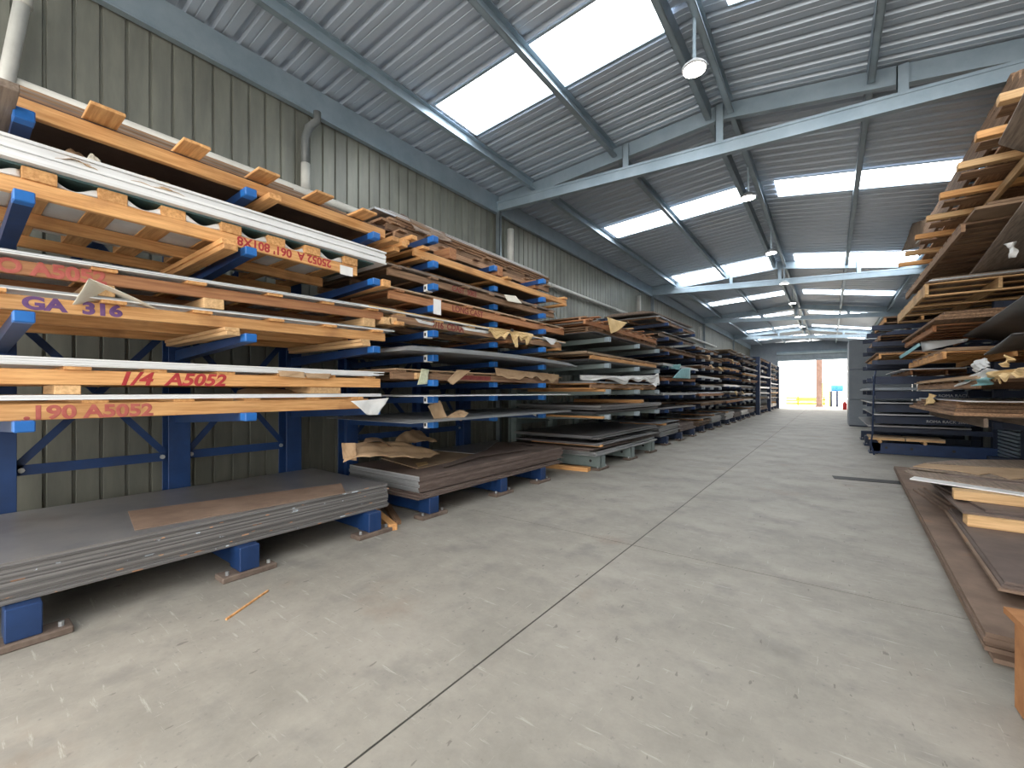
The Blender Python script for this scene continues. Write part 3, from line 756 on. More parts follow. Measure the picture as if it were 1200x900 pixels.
# level 3: thick grey sheets
for k in range(4):
    sheet('grey sheet bowed over the middle arms of the ' + B2, XF + .24 - .03 * k, -5.4, 3.0 + .05 * k, 6.9 - .05 * k, zl[3] + .04 + .017 * k, .015, 'zinc_sheet', 0, sag=-.035, group='bowed sheets on middle arms')
# level 4: lettered skid with yellow torn kraft
dunnage('timber plank under the far end of the 1/16 CDAA skid', 5.15, zl[4], zl[4] + .043, XF + .03, 'red_wood_x', n=1)
dunnage('timber plank under the near end of the 1/16 CDAA skid', 3.05, zl[4], zl[4] + .043, XF + .1, 'pine_x', n=1)
dunnage('timber plank at the outer end under the 1/16 CDAA skid', 6.6, zl[4], zl[4] + .043, XF + .05, 'pine_x', n=1)
t, z4 = skid('brown timber skid lettered 1/16 CDAA in old red paint', XF, -5.4, 3.0, 6.75, zl[4] + .045, 'old_wood', 0, ns=7, rh=.082, slat_wood='pale_pine')
lettering('1/16  CDAA', .11, (.0012, .6, .01), 'old_red', t, bold=.005)
for k in range(2):
    sheet('pale kraft-covered sheet on the 1/16 CDAA skid', XF + .03, -5.4, 2.6 + .1 * k, 6.85, z4 + .012 * k, .011, 'yellow_kraft' if k else 'white_film', group='covered sheets on lettered skid', name='wrapped_sheet')
paper('ragged yellow paper torn over the edge of the covered sheets', [onX(572, 383, XF + .05), onX(625, 391, XF + .05), onX(622, 400, XF + .07), onX(574, 393, XF + .07)], 'yellow_kraft', 41, n=36, wob=.02, ragged=.6)
paper('yellow paper strip dangling below the torn yellow paper', [onX(600, 392, XF + .06), onX(607, 392, XF + .06), onX(607, 407, XF + .08), onX(604, 407, XF + .08)], 'yellow_kraft', 42, n=8, wob=.006)
b = MB(); p = onX(600, 387, XF + .085); b.box(-.002, .002, -.035, .035, -.02, .02); o = b.build('printed_label', 'ink'); o.location = p; tag(o, 'small black printed label on the torn yellow paper', 'label')
paper('white film triangle hanging at the far end of the covered sheets', [onX(635, 394, XF + .04), onX(653, 398, XF + .04), onX(649, 404, XF + .06), onX(646, 404, XF + .06)], 'white_film', 43, n=8, wob=.006)
for k, (ua, ub, nm) in enumerate(((486, 510, 'near the lettering'), (540, 575, 'past the lettering'))):
    paper('white film showing under the slats of the 1/16 CDAA skid ' + nm, [onX(ua, 373 + k * 10, XF), onX(ub, 378 + k * 10, XF), onX(ub - 3, 382 + k * 9, XF + .01), onX(ua + 5, 378 + k * 9, XF + .01)], 'white_film', 44 + k, n=8, wob=.005)
# level 5: skid LONG CAST ; level 6
t, z5 = skid('brown timber skid lettered LONG CAST in old red paint', XF, -5.4, 2.95, 6.85, zl[5], 'red_wood', 0, ns=7, rh=.09, over=.02, st=.025)
lettering('LONG CAST', .11, (.0012, 1.0, .006), 'old_red', t, bold=.004)
sheet('tan board lying on the LONG CAST skid', XF + .01, -5.4, 2.95, 6.8, z5, .018, 'tan_board', 0, name='board', cat='board')
b = MB(); p = onX(511, 354, -3.76); b.box(-.002, .002, -.06, .06, -.15, .03); o = b.build('paper_card', 'tag_white'); o.location = p + Vector((.02, 0, 0)); tag(o, 'white paper card hanging from an arm tip below the LONG CAST skid', 'card')
t, z6 = skid('dark timber skid with blurred red lettering above the LONG CAST skid', XF, -5.4, 2.95, 6.5, zl[6], 'old_wood', 0, ns=7, rh=.08, over=.02, st=.025)
lettering('CAST  5083', .095, (.0012, 1.0, .01), 'old_red', t, bold=.004)
for k in range(3):
    sheet('grey-brown board on the dark skid with blurred lettering', XF + .02 - .02 * k, -5.4, 2.9 + .2 * k, 6.5, z6 + .015 * k, .014, 'grey_wood_y', 0, group='boards on the blurred skid', name='board', cat='board')
paper('cream paper flap hanging at the end of the blurred-lettering skid', [onX(591, 345, XF + .02), onX(604, 347, XF + .02), onX(612, 356, XF + .05), onX(595, 353, XF + .05)], 'ivory_film', 46, n=8, wob=.006)
# level 7: open skid with blocks ; level 8: silver covered pile
t, z7 = skid('pale open timber skid with stub blocks near the top of the ' + B2, XF, -5.2, 3.3, 6.95, zl[7], 'pine', 0, ns=3, rh=.085, over=.06, under=True, sw=.11, st=.035)
sheet('thin dark sheet lying on the pale open skid', XF - .1, -5.3, 3.35, 6.9, z7, .01, 'dark_sheet')
for k in range(3):
    block('timber stub block under the silver pile, ' + ['beside the near arm', 'beside the middle arm', 'beside the far arm'][k], XF - .35, XF - .05, 3.95 + 1.0 * k, 4.08 + 1.0 * k, z7 + .012, zl[8] + .01, 'red_wood_x')
t, z8 = skid('dark timber skid under the silver-covered pile at the top of the ' + B2, XF - .35, -5.4, 3.3, 6.9, zl[8] + .012, 'old_wood', .0, ns=6, rh=.08, over=.05)
t, z9 = skid('upper dark timber skid under the silver-covered pile', XF - .42, -5.4, 3.25, 6.95, z8 + .002, 'old_wood', .0, ns=7, rh=.08, over=.05)
for k in range(3):
    sheet('weathered board under the silver sheets topping the ' + B2, XF - .45 + .02 * k, -5.45, 3.2 + .1 * k, 7.0, z9 + .002 + .031 * k, .03, 'old_wood_y', group='weathered boards under silver sheets', name='timber_board', cat='timber')
for k in range(5):
    sheet('silver-grey sheet of the covered pile topping the ' + B2, XF - .45 - .04 * k, -5.45, 3.1 + .08 * k, 7.0, z9 + .1 + .027 * k, .024, 'zinc_sheet' if k % 2 == 0 else 'grey_wood_y', group='covered pile on top')
paper('dark crumpled wrapping torn back at the near end of the silver pile', [onX(432, 262, -4.6), onX(470, 247, -4.6), onX(492, 262, -4.35), onX(455, 270, -4.3)], 'hardboard', 47, n=20, wob=.03, bow=.02)
paper('dull grey film bunched below the silver sheets beside the dark torn wrapping', [onX(480, 256, -4.32), onX(520, 272, -4.32), onX(530, 284, -4.28), onX(486, 270, -4.28)], 'grey_wood_y', 48, n=16, wob=.02, bow=.01)
for k in range(4):
    block('timber batten jutting out beside the pale open skid, ' + ['lowest', 'second from below', 'third from below', 'topmost'][k] , -5.2, XF + .02 + .05 * (k % 2), 3.02 + .07 * k, 3.1 + .07 * k, 3.07 + .06 * k, 3.12 + .06 * k, 'pine_x')

# ------------------------------------------------------------------ floor bits by the racks
block('rough orange timber lying on the floor between the two blue racks', -4.55, -3.75, 3.02, 3.11, .001, .07, 'pine_x', yaw=-.35)
block('thin brown batten lying beside the foot of the second blue rack', -4.7, -3.85, 3.25, 3.33, .001, .05, 'old_wood_x', yaw=-.5)
block('pale timber pair lying on the floor under the grey-green rack', -4.75, -3.62, 7.15, 7.32, .001, .075, 'pine_x', yaw=.12)
def stick(label, a, b_, r=.006, mat='pine_x'):
    p, q = onZ(*a, 0), onZ(*b_, 0); c = (p + q) / 2; c.z = .006
    solid('wood_splinter', label, 'splinter', c, lambda m: m.bar(p - c + Vector((0, 0, .006)), q - c + Vector((0, 0, .006)), r * 2, r * 2), mat)
stick('thin wood splinter lying on the floor in front of the thick plate stack', (265, 727), (314, 693))

# ------------------------------------------------------------------ GREY-GREEN RACK AND THE FARTHER RACKS: stock
def pile(n, where, Xf, Xb, Y0, Y1, z, t, mat, group, name='metal_sheet', cat='sheet', jx=.05, jy=.1, yaw=.02, word=None, r=R):
    for k in range(n):
        sheet('%s in the pile %s' % (word, where), Xf + r.uniform(-jx, jx), Xb, Y0 + r.uniform(-jy, jy), Y1 + r.uniform(-jy, jy), z, t * .95, mat, 0, group, r.uniform(-yaw, yaw), name=name, cat=cat)
        z += t
    return z
X3 = -3.55
r3 = random.Random(33)
B3 = 'grey-green rack'
z = pile(4, 'on the base of the ' + B3, X3 + .02, -5.4, 7.35, 10.7, .275, .022, 'zinc_sheet', 'bright sheets on the grey-green base', word='silver-grey sheet', r=r3)
z = pile(2, 'over the bright base sheets of the ' + B3, X3 + .02, -5.4, 7.2, 10.6, z + .03, .022, 'brown_plate', 'brown plates on the grey-green rack', 'steel_plate', 'steel plate', word='brown steel plate', r=r3)
z = pile(2, 'above the brown plates of the ' + B3, X3 + .06, -5.4, 7.3, 10.6, z + .05, .014, 'steel_plate', 'dark sheets low on the grey-green rack', word='dark steel sheet', r=r3)
sheet('dark sheet with a bent-up end above the brown plates on the ' + B3, X3, -5.4, 7.5, 11.3, z + .015, .012, 'dark_sheet', sag=.045)
z = pile(3, 'topping the lowest tier of the ' + B3, X3 + .0, -5.4, 7.35, 10.9, z + .085, .02, 'steel_plate', 'dark plates on lowest tier', 'steel_plate', 'steel plate', word='blue-grey plate', r=r3)
for k in range(2):
    block('short timber end sticking out of the lowest tier of the %s, %s' % (B3, ('lower one', 'upper one')[k]), -5, X3 + .12, 7.4 + .06 * k, 7.5 + .06 * k, [.46, .99][k], [.5, 1.03][k], 'pine_x')
z = pile(3, 'on the lowest arms of the ' + B3, X3 + .08, -5.4, 7.3, 10.9, 1.07, .018, 'dark_sheet', 'dark sheets on grey-green lowest arms', word='dark sheet', r=r3)
z = pile(4, 'above the dark sheets on the lowest arms, ' + B3, X3 + .12, -5.4, 7.4, 10.8, z + .03, .02, 'steel_plate', 'plates on grey-green lowest arms', 'steel_plate', 'steel plate', word='grey plate', r=r3)
block('pale timber end lying on the plates of the lowest arms of the ' + B3, -5.2, X3 + .1, 9.6, 9.75, z + .005, z + .085, 'pine_x')
t, z = skid('brown timber skid under torn white film on the second arms of the ' + B3, X3 + .02, -5.4, 7.2, 10.9, 1.55, 'old_wood', 0, ns=9, rh=.07, slat_wood='pine', under=True)
sheet('grey sheet wrapped in torn film on the second arms of the ' + B3, X3 + .06, -5.4, 7.2, 11.0, z, .03, 'zinc_sheet', name='wrapped_sheet')
paper('ragged white film hanging along the wrapped sheet of the ' + B3, [onX(678, 440, X3 + .1), onX(770, 440, X3 + .1), onX(773, 448, X3 + .12), onX(684, 445, X3 + .12)], 'white_film', 51, n=60, wob=.035, ragged=.7)
paper('white film corner sticking up at the end of the wrapped sheet', [onX(756, 447, X3 + .1), onX(773, 450, X3 + .1), onX(772, 437, X3 + .06), onX(769, 438, X3 + .06)], 'white_film', 52, n=8, wob=.01)
block('timber end under the wrapped sheet of the grey-green rack', -5.2, X3 + .12, 7.55, 7.66, 1.5, 1.548, 'pine_x')
z = pile(3, 'on the third arms of the ' + B3, X3 + .05, -5.4, 7.0, 11.0, 2.055, .014, 'dark_sheet', 'dark sheets on third arms', word='thin dark sheet', r=r3)
t, z = skid('orange timber skid with loose ends on the third arms of the ' + B3, X3 + .02, -5.4, 7.2, 10.9, z + .01, 'pine', 0, ns=6, rh=.07, slat_wood='old_wood')
z = pile(2, 'of tan boards on the orange skid of the ' + B3, X3 + .02, -5.4, 7.1, 11.3, z, .02, 'tan_board', 'tan boards on orange skid', 'board', 'board', word='tan board', r=r3)
z = pile(3, 'on the topmost arms of the ' + B3, X3 + .1, -5.4, 7.0, 11.3, 2.555, .012, 'dark_sheet', 'dark sheets on topmost arms', word='dark bowed sheet', r=r3)
t, z = skid('brown timber skid with many slat ends above the topmost arms of the ' + B3, X3 - .02, -5.4, 7.1, 11.0, z, 'old_wood', 0, ns=14, rh=.075, over=.03, under=True, rnd=r3)
t, z = skid('reddish timber skid second from the top of the ' + B3, X3 + .05, -5.4, 6.9, 10.8, z + .002, 'red_wood', 0, ns=9, rh=.075, over=.06, rnd=r3)
paper('cream paper triangle hanging from the reddish skid of the ' + B3, [onX(711, 372, X3 + .1), onX(735, 378, X3 + .1), onX(724, 388, X3 + .14), onX(716, 391, X3 + .14)], 'yellow_kraft', 53, n=10, wob=.015)
t, z = skid('weathered timber skid topping the ' + B3, X3 - .1, -5.4, 7.0, 11.0, z + .002, 'old_wood', 0, ns=13, rh=.05, over=.08, rnd=r3)
for k in range(6):
    y = 7.3 + .6 * k
    block('loose slat with a splintered end lying across the weathered top skid of the ' + B3, -5.0, X3 + r3.uniform(-.02, .12), y, y + .11, z + .003, z + .025, r3.choice(['pine_x', 'red_wood_x', 'pale_pine_x']), 'loose slats on the weathered skid', name='timber_batten', yaw=r3.uniform(-.1, .1))

names = ['rack beyond the grey-green one', 'fourth farther navy rack' , '', '', '']
FARS = [
    ('fourth wall rack', 11.75, 15.6, -3.75, 3.75),
    ('fifth wall rack', 16.3, 20.2, -3.8, 3.35),
    ('sixth wall rack', 20.9, 25.0, -3.75, 3.55),
    ('seventh wall rack', 25.6, 30.4, -3.8, 3.75),
    ('eighth wall rack', 32.2, 37.3, -3.8, 3.9),
    ('ninth wall rack', 38.4, 44.0, -3.8, 3.9),
]
ORD = ['first', 'second', 'third', 'fourth', 'fifth', 'sixth', 'seventh', 'eighth', 'ninth']
rf = random.Random(11)
for ui, (nm, ya, yb, xf, top) in enumerate(FARS):
    nl = 7 if ui < 3 else 8
    armz = [.95 + (top - .35 - .95) * k / (nl - 1) for k in range(nl)]
    rack('navy cantilever rack, %s counting from the camera' % nm, [ya + .5, (ya + yb) / 2, yb - .4], armz, tip=xf + .12, base_tip=xf + .1, h=top, paint='navy_paint', tip_paint='cabinet_grey' if ui % 2 else 'blue_paint', base_h=.24, base_w=.17)
    gap = armz[1] - armz[0]
    # base stacks: two piles along the rack
    mid = (ya + yb) / 2
    for h2, (a, b_) in enumerate(((ya + .05, mid - .05), (mid + .05, yb - .05))):
        nn = rf.randint(8, 14); th = rf.choice([.02, .024, .028])
        mt, wd = rf.choice([('brown_plate', 'brown steel plate'), ('steel_plate', 'blue-grey steel plate'), ('rusty_plate', 'rusty steel plate')])
        w = 'on the base of the %s, %s half' % (nm, ('nearer', 'farther')[h2])
        z = pile(nn, w, xf + .02, -5.4, a, b_, .245, th, mt, 'plates ' + w, 'steel_plate', 'steel plate', jx=.04, jy=.06, word=wd, r=rf)
        if rf.random() < .7 and z < .75:
            block('timber batten on the plate pile of the %s, %s half' % (nm, ('nearer', 'farther')[h2]), -5, xf + .08, a + .3, a + .42, z + .004, z + .06, 'pine_x'); z += .062
            sheet('thin grey sheet over the timber batten on the %s, %s half' % (nm, ('nearer', 'farther')[h2]), xf + .05, -5.4, a, b_, z + .003, .014, 'zinc_sheet')
    for k, az in enumerate(armz):
        z = az + .045
        lv = '%s arms of the %s' % (ORD[k] if k < nl - 1 else 'topmost', nm)
        kind = rf.random()
        x1 = xf + rf.uniform(-.08, .2)
        y0, y1 = ya + rf.uniform(-.25, .2), yb + rf.uniform(-.2, .25)
        if kind < .3 and k < nl - 2:
            mt, wd = rf.choice([('dark_sheet', 'dark sheet'), ('zinc_sheet', 'grey sheet'), ('steel_plate', 'blue-grey sheet')])
            z = pile(rf.randint(3, 6), 'on the ' + lv, x1, -5.4, y0, y1, z, .016, mt, 'sheets on the ' + lv, word=wd, r=rf)
            if rf.random() < .6:
                sheet('tan board on top of the sheets on the ' + lv, x1 - .05, -5.4, y0 + .3, y1 - .5, z + .002, .022, 'tan_board', name='board', cat='board', yaw=rf.uniform(-.03, .03))
        else:
            wood, wd = rf.choice([('old_wood', 'old brown'), ('red_wood', 'reddish'), ('pine', 'orange'), ('grey_wood', 'grey')])
            half = rf.random() < .45
            segs = [(y0, mid - .1, 'nearer half'), (mid + .1, y1, 'farther half')] if half else [(y0, y1, 'full length')]
            for (a, b_, hw) in segs:
                tilt = rf.uniform(-.008, .01)
                tilt = max(tilt, 0)
                t, z1 = skid('%s timber skid, %s, %s' % (wd, lv, hw), x1, -5.4, a, b_, z, wood, tilt, ns=rf.randint(4, 8), rh=.075, over=rf.uniform(0, .1), rnd=rf, nr=3)
                n2 = rf.randint(1, 3)
                mt, w2 = rf.choice([('zinc_sheet', 'grey sheet'), ('tan_board', 'tan board'), ('dark_sheet', 'dark sheet'), ('white_sheet', 'white-edged sheet'), ('grey_wood_y', 'weathered board')])
                for q in range(n2):
                    ys = a + rf.uniform(-.1, .2)
                    sheet('%s on the %s skid, %s, %s' % (w2, wd, lv, hw), x1 + rf.uniform(-.05, .08), -5.4, ys, b_ + rf.uniform(-.2, .1), z1 + .003 + .015 * q + tilt * (ys - a), .012, mt, tilt, group='%s on the %s, %s' % (w2, lv, hw))
                if rf.random() < .35:
                    yy = a + rf.uniform(.3, 1.2)
                    c_, w3 = rf.choice([('kraft', 'kraft'), ('ivory_film', 'cream'), ('white_film', 'white'), ('yellow_kraft', 'yellowish')])
                    zt = z1 + .05
                    X = x1 + .1
                    paper('%s paper scrap hanging from the %s, %s' % (w3, lv, hw), [(X, yy, zt), (X, yy + rf.uniform(.3, .8), zt), (X + .06, yy + rf.uniform(.2, .7), zt - rf.uniform(.1, .22)), (X + .05, yy + .08, zt - .12)], c_, rf.randint(0, 999), n=12, wob=.03, ragged=.3)
    # top layer
    z = armz[-1] + .26
    if ui == 0:
        for k in range(3):
            sheet('long weathered board raised at one end on top of the ' + nm, xf - .1 - .2 * k, -5.3, ya - .1 + .2 * k, yb + .2 - .5 * k, z + .06 * k, .035, 'grey_wood_y', .02, 'raised boards on top', name='timber_board', cat='timber')
# teal boards in the rack just beyond
b = MB()
paper('teal film sheet standing out of the rack just beyond the grey-green rack', [onX(788, 443, -3.6), onX(809, 444, -3.55), onX(809, 431, -3.55), onX(798, 432, -3.6)], 'teal_film', 61, n=8, wob=.004, name='plastic_film', cat='plastic film')
paper('crumpled teal film lying above the standing teal sheet', [onX(775, 430, -3.7), onX(797, 434, -3.55), onX(797, 427, -3.55), onX(783, 428, -3.7)], 'teal_film', 62, n=14, wob=.03, name='plastic_film', cat='plastic film')
# tall navy posts at the end of the racks
for (y, nm) in ((31.6, 'before the long rack'), (37.85, 'between the last two racks'), (44.6, 'beside the far doorway')):
    t = thing('steel_post', 'tall navy steel post standing ' + nm, 'post', (-3.7, y, 0))
    MB().cbox(-.12, .12, -.14, .14, .02, 3.75).build('post_shaft', 'navy_paint', t)
    MB().cbox(-.2, .2, -.2, .2, 0, .02).build('base_plate', 'navy_paint', t)
    MB().bar((-.1, 0, 3.7), (-2.2, 0, 3.7), .1, .12).build('head_arm', 'navy_paint', t)

# ------------------------------------------------------------------ RIGHT SIDE
XRc = 2.85
def rrack(label, Ys, arms, h, tip, base_tip=.8, paint='navy_paint', base_h=.27):
    return rack(label, Ys, arms, Xc=XRc, tip=XRc + (XRc - tip), base_tip=XRc + (XRc - base_tip), h=h, paint=paint, tip_paint=paint, base_h=base_h, base_w=.2, side=-1, arm_h=.11, arm_w=.1, rise=.02, braces=False, foot=paint)
AR2 = [.62, .90, 1.18, 1.5, 1.85, 2.25, 2.7, 3.1]
r2 = rrack('navy cantilever rack across the aisle with lettered arms', [13.75, 15.6, 17.4], AR2, 3.6, .85)
# deeper side plates on the end frame, lettered
for k, z in enumerate(AR2[:5]):
    if k == 0: continue
    m = MB(); m.cbox(-1.95, -.02, -.075, -.06, z - .17, z + .01, .004)
    o = m.build('arm_side_plate', 'navy_paint', r2)
    if k < 4:
        lettering(['', 'ROMA RACK 2000', 'BEAM RACK MAX.', 'ROMA RACK'][k], .085, (-1.15 + .1 * k, -.0755, z - .12), 'pale_lettering', o, rot=(PI / 2, 0, 0), name='arm_lettering', bold=.001)
m = MB(); m.cbox(-2.05, .1, -.1, -.08, .0, .27, .004); o = m.build('base_side_plate', 'blue_paint', r2)
for hx in (-1.75, -1.3, -.6):
    MB().tube([(hx, -.105, .15), (hx, -.095, .15)], .03, 14).build('bolt_hole', 'ink', o)
for x in (-2.05, -1.98): pass
# slim guard hoops at the arm ends
m = MB(); m.tube([(-2.0, -.5, .0), (-2.06, -.5, .25), (-2.03, -.5, .5), (-2.0, -.5, 1.8), (-1.95, -.2, 2.0)], .018, 8); m.build('end_guard', 'navy_paint', r2)
# pallet on the low arm
t = thing('timber_pallet', 'small pale pallet on round feet low in the navy lettered rack', 'pallet', (1.42, 13.42, .345))
for k in range(2):
    MB().cbox(-.66 + .67 * k, -.01 + .67 * k, -.0, .7, .045, .075).build('top_board', 'tan_board', t)
    MB().cbox(-.66 + .67 * k, -.01 + .67 * k, 0, .03, .0, .045).build('side_board', 'pale_pine_x', t)
for x in (-.45, .33):
    MB().tube([(x, -.02, -.035), (x, .6, -.035)], .035, 14).build('round_foot', 'pale_pine_x', t)
N2 = 'navy lettered rack'
rr = random.Random(5)
def rskid(label, Xl, Xr, Y0, Y1, z, wood, **k):
    """skid on the far side of the aisle: Xl is its aisle edge"""
    return skid(label, Xr, Xl, Y0, Y1, z, wood, rnd=rr, **k)
def rsheet(label, Xl, Xr, Y0, Y1, z, t, mat, **k): return sheet(label, Xr, Xl, Y0, Y1, z, t, mat, **k)
# stock on the navy lettered rack
rsheet('long grey sheet with an upturned lip on the lowest arms of the ' + N2, .75, 2.5, 13.5, 17.6, .66, .03, 'steel_plate')
rsheet('grey sheet on the second arms of the ' + N2, .85, 2.5, 13.5, 17.6, .94, .02, 'zinc_sheet')
rsheet('thin grey sheet on the third arms of the ' + N2, .8, 2.5, 13.5, 17.6, 1.22, .02, 'zinc_sheet')
for q in range(2): rsheet('blue-grey sheet on the fourth arms of the ' + N2, .78 + .05 * q, 2.5, 13.5, 17.6, 1.54 + .03 * q, .025, 'cabinet_grey', group='sheets on fourth arms of navy rack')
t, z = rskid('short timber skid on the fifth arms of the ' + N2, 1.5, 2.7, 13.4, 17.4, 1.89, 'red_wood', ns=6)
rsheet('white sheet with a lifted corner on the fifth arms of the ' + N2, 1.35, 2.6, 13.3, 17, z + .002, .02, 'white_sheet')
t, z = rskid('orange timber skid on the sixth arms of the ' + N2, .95, 2.6, 13.4, 17.4, 2.29, 'pine', ns=6)
rsheet('dark board over the orange skid of the ' + N2, .9, 2.6, 13.5, 17.4, z + .002, .03, 'old_wood_y', name='board', cat='board')
t, z = rskid('brown timber skid on the seventh arms of the ' + N2, .95, 2.6, 13.6, 17.4, 2.74, 'old_wood', ns=6)
for q in range(3): rsheet('navy-wrapped sheet under the high pallet of the ' + N2, 1.0 + .1 * q, 2.6, 13.5, 17.2, z + .003 + .032 * q, .03, 'navy_paint', group='navy wrapped sheets', name='wrapped_sheet')
z = 3.14
t, z = rskid('high open pallet on the topmost arms of the ' + N2, 1.05, 2.4, 13.5, 16.2, z, 'pine', ns=6, rh=.1, under=True, slat_wood='old_wood')
rsheet('grey sheet lying on the high open pallet', 1.05, 2.4, 13.6, 16.2, z + .002, .02, 'grey_wood_y', name='board', cat='board')
# near pale rack (stock close to the camera on the far side of the aisle)
AR1 = [.98, 1.5, 1.95, 2.4, 2.95, 3.5, 4.0]
rrack('navy rack closer along the far side, laden with overhanging timber skids', [8.6, 10.3, 11.9], AR1, 4.1, 2.15, base_tip=2.42)
NR = 'overladen rack opposite'
def rp(u, v, X): return onX(u, v, X)
# level 1
t, z = rskid('pale timber skid lowest on the ' + NR, 1.65, 2.8, 8.3, 12.2, 1.02, 'grey_wood', ns=6, rh=.13)
for q in range(4): rsheet('brown board of the thick pile on the lowest skid of the ' + NR, 1.35 + .06 * q, 2.8, 8.2 + .3 * q, 12.2, z + .002 + .045 * q, .043, 'old_wood_y', group='brown boards lowest', name='timber_board', cat='timber')
z += .185
rsheet('bright-edged sheet over the brown boards on the ' + NR, 1.5, 2.8, 8.4, 12.2, z, .015, 'white_sheet')
# level 2
t, z = rskid('dark timber skid on the second arms of the ' + NR, 1.45, 2.8, 7.6, 12.0, 1.54, 'old_wood', ns=8)
for q in range(3): rsheet('kraft-covered sheet on the second arms of the ' + NR, 1.4 + .04 * q, 2.8, 7.4, 12, z + .003 + .02 * q, .018, 'kraft', group='covered sheets opposite', name='wrapped_sheet')
# level 3
t, z = rskid('orange timber skid with a white sheet on the third arms of the ' + NR, 1.35, 2.8, 8.9, 12.3, 1.99, 'pine', ns=7)
for q in range(2): rsheet('brown plywood sheet on the third arms of the ' + NR, 1.4, 2.8, 8.95, 12.2, z + .003 + .025 * q, .022, 'dark_kraft', group='plywood on third arms', name='plywood_sheet')
# level 4
t, z = rskid('reddish timber skid on the fourth arms of the ' + NR, 1.3, 2.8, 9.3, 12.4, 2.44, 'red_wood', ns=7)
for q in range(3): rsheet('dark board sloping out on the fourth arms of the ' + NR, 1.25 + .05 * q, 2.8, 8.8, 12.4, z + .003 + .04 * q, .035, 'old_wood_y', group='boards on fourth arms', name='timber_board', cat='timber')
# level 5
t, z = rskid('tan crate-like skid with thick runners on the fifth arms of the ' + NR, 1.2, 2.8, 9.2, 12.6, 2.99, 'pale_pine', ns=7, rh=.16, under=True)
for q in range(3): rsheet('grey sheet on the tan crate-like skid', 1.22 + .03 * q, 2.8, 9.2, 12.6, z + .003 + .02 * q, .018, 'zinc_sheet' if q == 1 else 'grey_wood_y', group='sheets on crate-like skid')
# level 6
t, z = rskid('dark weathered skid of wide boards on the sixth arms of the ' + NR, 1.35, 2.8, 7.8, 12.8, 3.54, 'old_wood', ns=18, sw=.2, rh=.1, st=.03)
for q in range(2): rsheet('brown wide panel on the weathered skid of the ' + NR, 1.4 + .1 * q, 2.8, 7.4, 12.6, z + .003 + .035 * q, .03, 'dark_kraft', group='wide panels on weathered skid', name='plywood_sheet')
# level 7: top skid with slat ends reaching over the aisle
t = thing('timber_skid', 'topmost timber skid with pale slat ends reaching out over the aisle', 'timber skid', (1.75, 6.2, 4.05))
for x in (0, .55, 1.0):
    MB().cbox(x, x + .05, 0, 6.4, 0, .1).build('runner', 'pale_pine_y', t)
for k, y in enumerate((5.85, 6.55, 7.3, 8.25, 9.2, 10.2, 11.3, 12.2)):
    MB().cbox(-.5 - .01 * k, 1.05, y - 6.2 - .05, y - 6.2 + .05, .102, .18).build('slat', 'pine_x' if k % 2 else 'pale_pine_x', t)
for k, y in enumerate((6.2, 6.95, 7.8, 8.8, 9.8, 10.8)):
    MB().cbox(-.42, 1.05, y - 6.2 - .12, y - 6.2 + .12, .182, .205).build('cross_board', 'old_wood_x', t)
for q in range(3): rsheet('dark brown board above the slats of the topmost skid opposite', 1.55 + .08 * q, 2.8, 5.8 + .2 * q, 12.6, 4.26 + .035 * q, .03, 'old_wood_y', group='boards above the topmost skid', name='timber_board', cat='timber')
for k in range(4):
    t, z = rskid('weathered skid %s above the topmost slats opposite' % ['lowest', 'second', 'third', 'uppermost'][k], 1.5 + .03 * k, 2.8, 5.9 + .35 * k, 12.4, 4.37 + .16 * k, 'old_wood', ns=8, rh=.11, over=.0)
# big pale sheets bending out towards the viewer
def bend(label, Pn, mat, t=.012, name='metal_sheet', cat='sheet', n=12, bow=0):
    a, b_, c, d = [Vector(p) for p in Pn]; cen = (a + b_ + c + d) / 4; nn = (b_ - a).cross(d - a).normalized()
    return solid(name, label, cat, cen, lambda m: m.surf(lambda u, v: a.lerp(b_, u).lerp(d.lerp(c, u), v) + nn * bow * math.sin(PI * u) - cen, n, 6, t), mat, smooth=True)
bend('broad brown board drooping in front of the topmost slats opposite', [onX(1170, 168, 1.3), onX(1225, 60, 1.25), (2.2, 4.6, 3.8), (2.3, 7.3, 3.76)], 'grey_wood_y', .02, 'timber_board', 'timber')
bend('long grey board sloping below the topmost slats opposite', [onX(1123, 340, 1.75), onX(1203, 232, 1.6), (2.2, 5.6, 3.42), (2.4, 9.6, 3.36)], 'grey_wood_y', .03, 'timber_board', 'timber')
bend('grey sheet with a bright edge bending out above the blue arm opposite', [onX(1128, 394, 1.7), onX(1206, 342, 1.55), (2.6, 6.3, 2.14), (2.7, 10.0, 2.165)], 'dark_sheet', .012, bow=-.02)
bend('lower grey sheet with a bright edge bending out opposite', [onX(1153, 416, 1.6), onX(1187, 391, 1.5), (2.6, 7.4, 2.16), (2.7, 8.5, 2.16)], 'dark_sheet', .012)
# loose wraps on that rack
paper('brown cardboard flap sticking out above the third skid opposite', [onX(1058, 294, 1.6), onX(1068, 262, 1.6), onX(1102, 252, 1.7), onX(1085, 287, 1.7)], 'dark_kraft', 71, n=8, wob=.03, name='cardboard_flap')
paper('pale paper edge beside the brown cardboard flap', [onX(1073, 286, 1.57), onX(1080, 276, 1.57), onX(1101, 252, 1.6), onX(1092, 270, 1.6)], 'ivory_film', 72, n=8, wob=.02)
paper('yellowish paper flap hanging beside the high boards opposite', [onX(1079, 321, 1.7), onX(1100, 303, 1.7), onX(1098, 318, 1.75), onX(1090, 328, 1.72)], 'yellow_kraft', 73, n=8, wob=.02)
paper('white board offcut standing on the orange skid opposite', [onX(1079, 400, 1.35), onX(1135, 397, 1.75), onX(1133, 400, 1.75), onX(1081, 412, 1.35)], 'white_sheet', 74, n=6, wob=.0, t=.01, name='board_offcut')
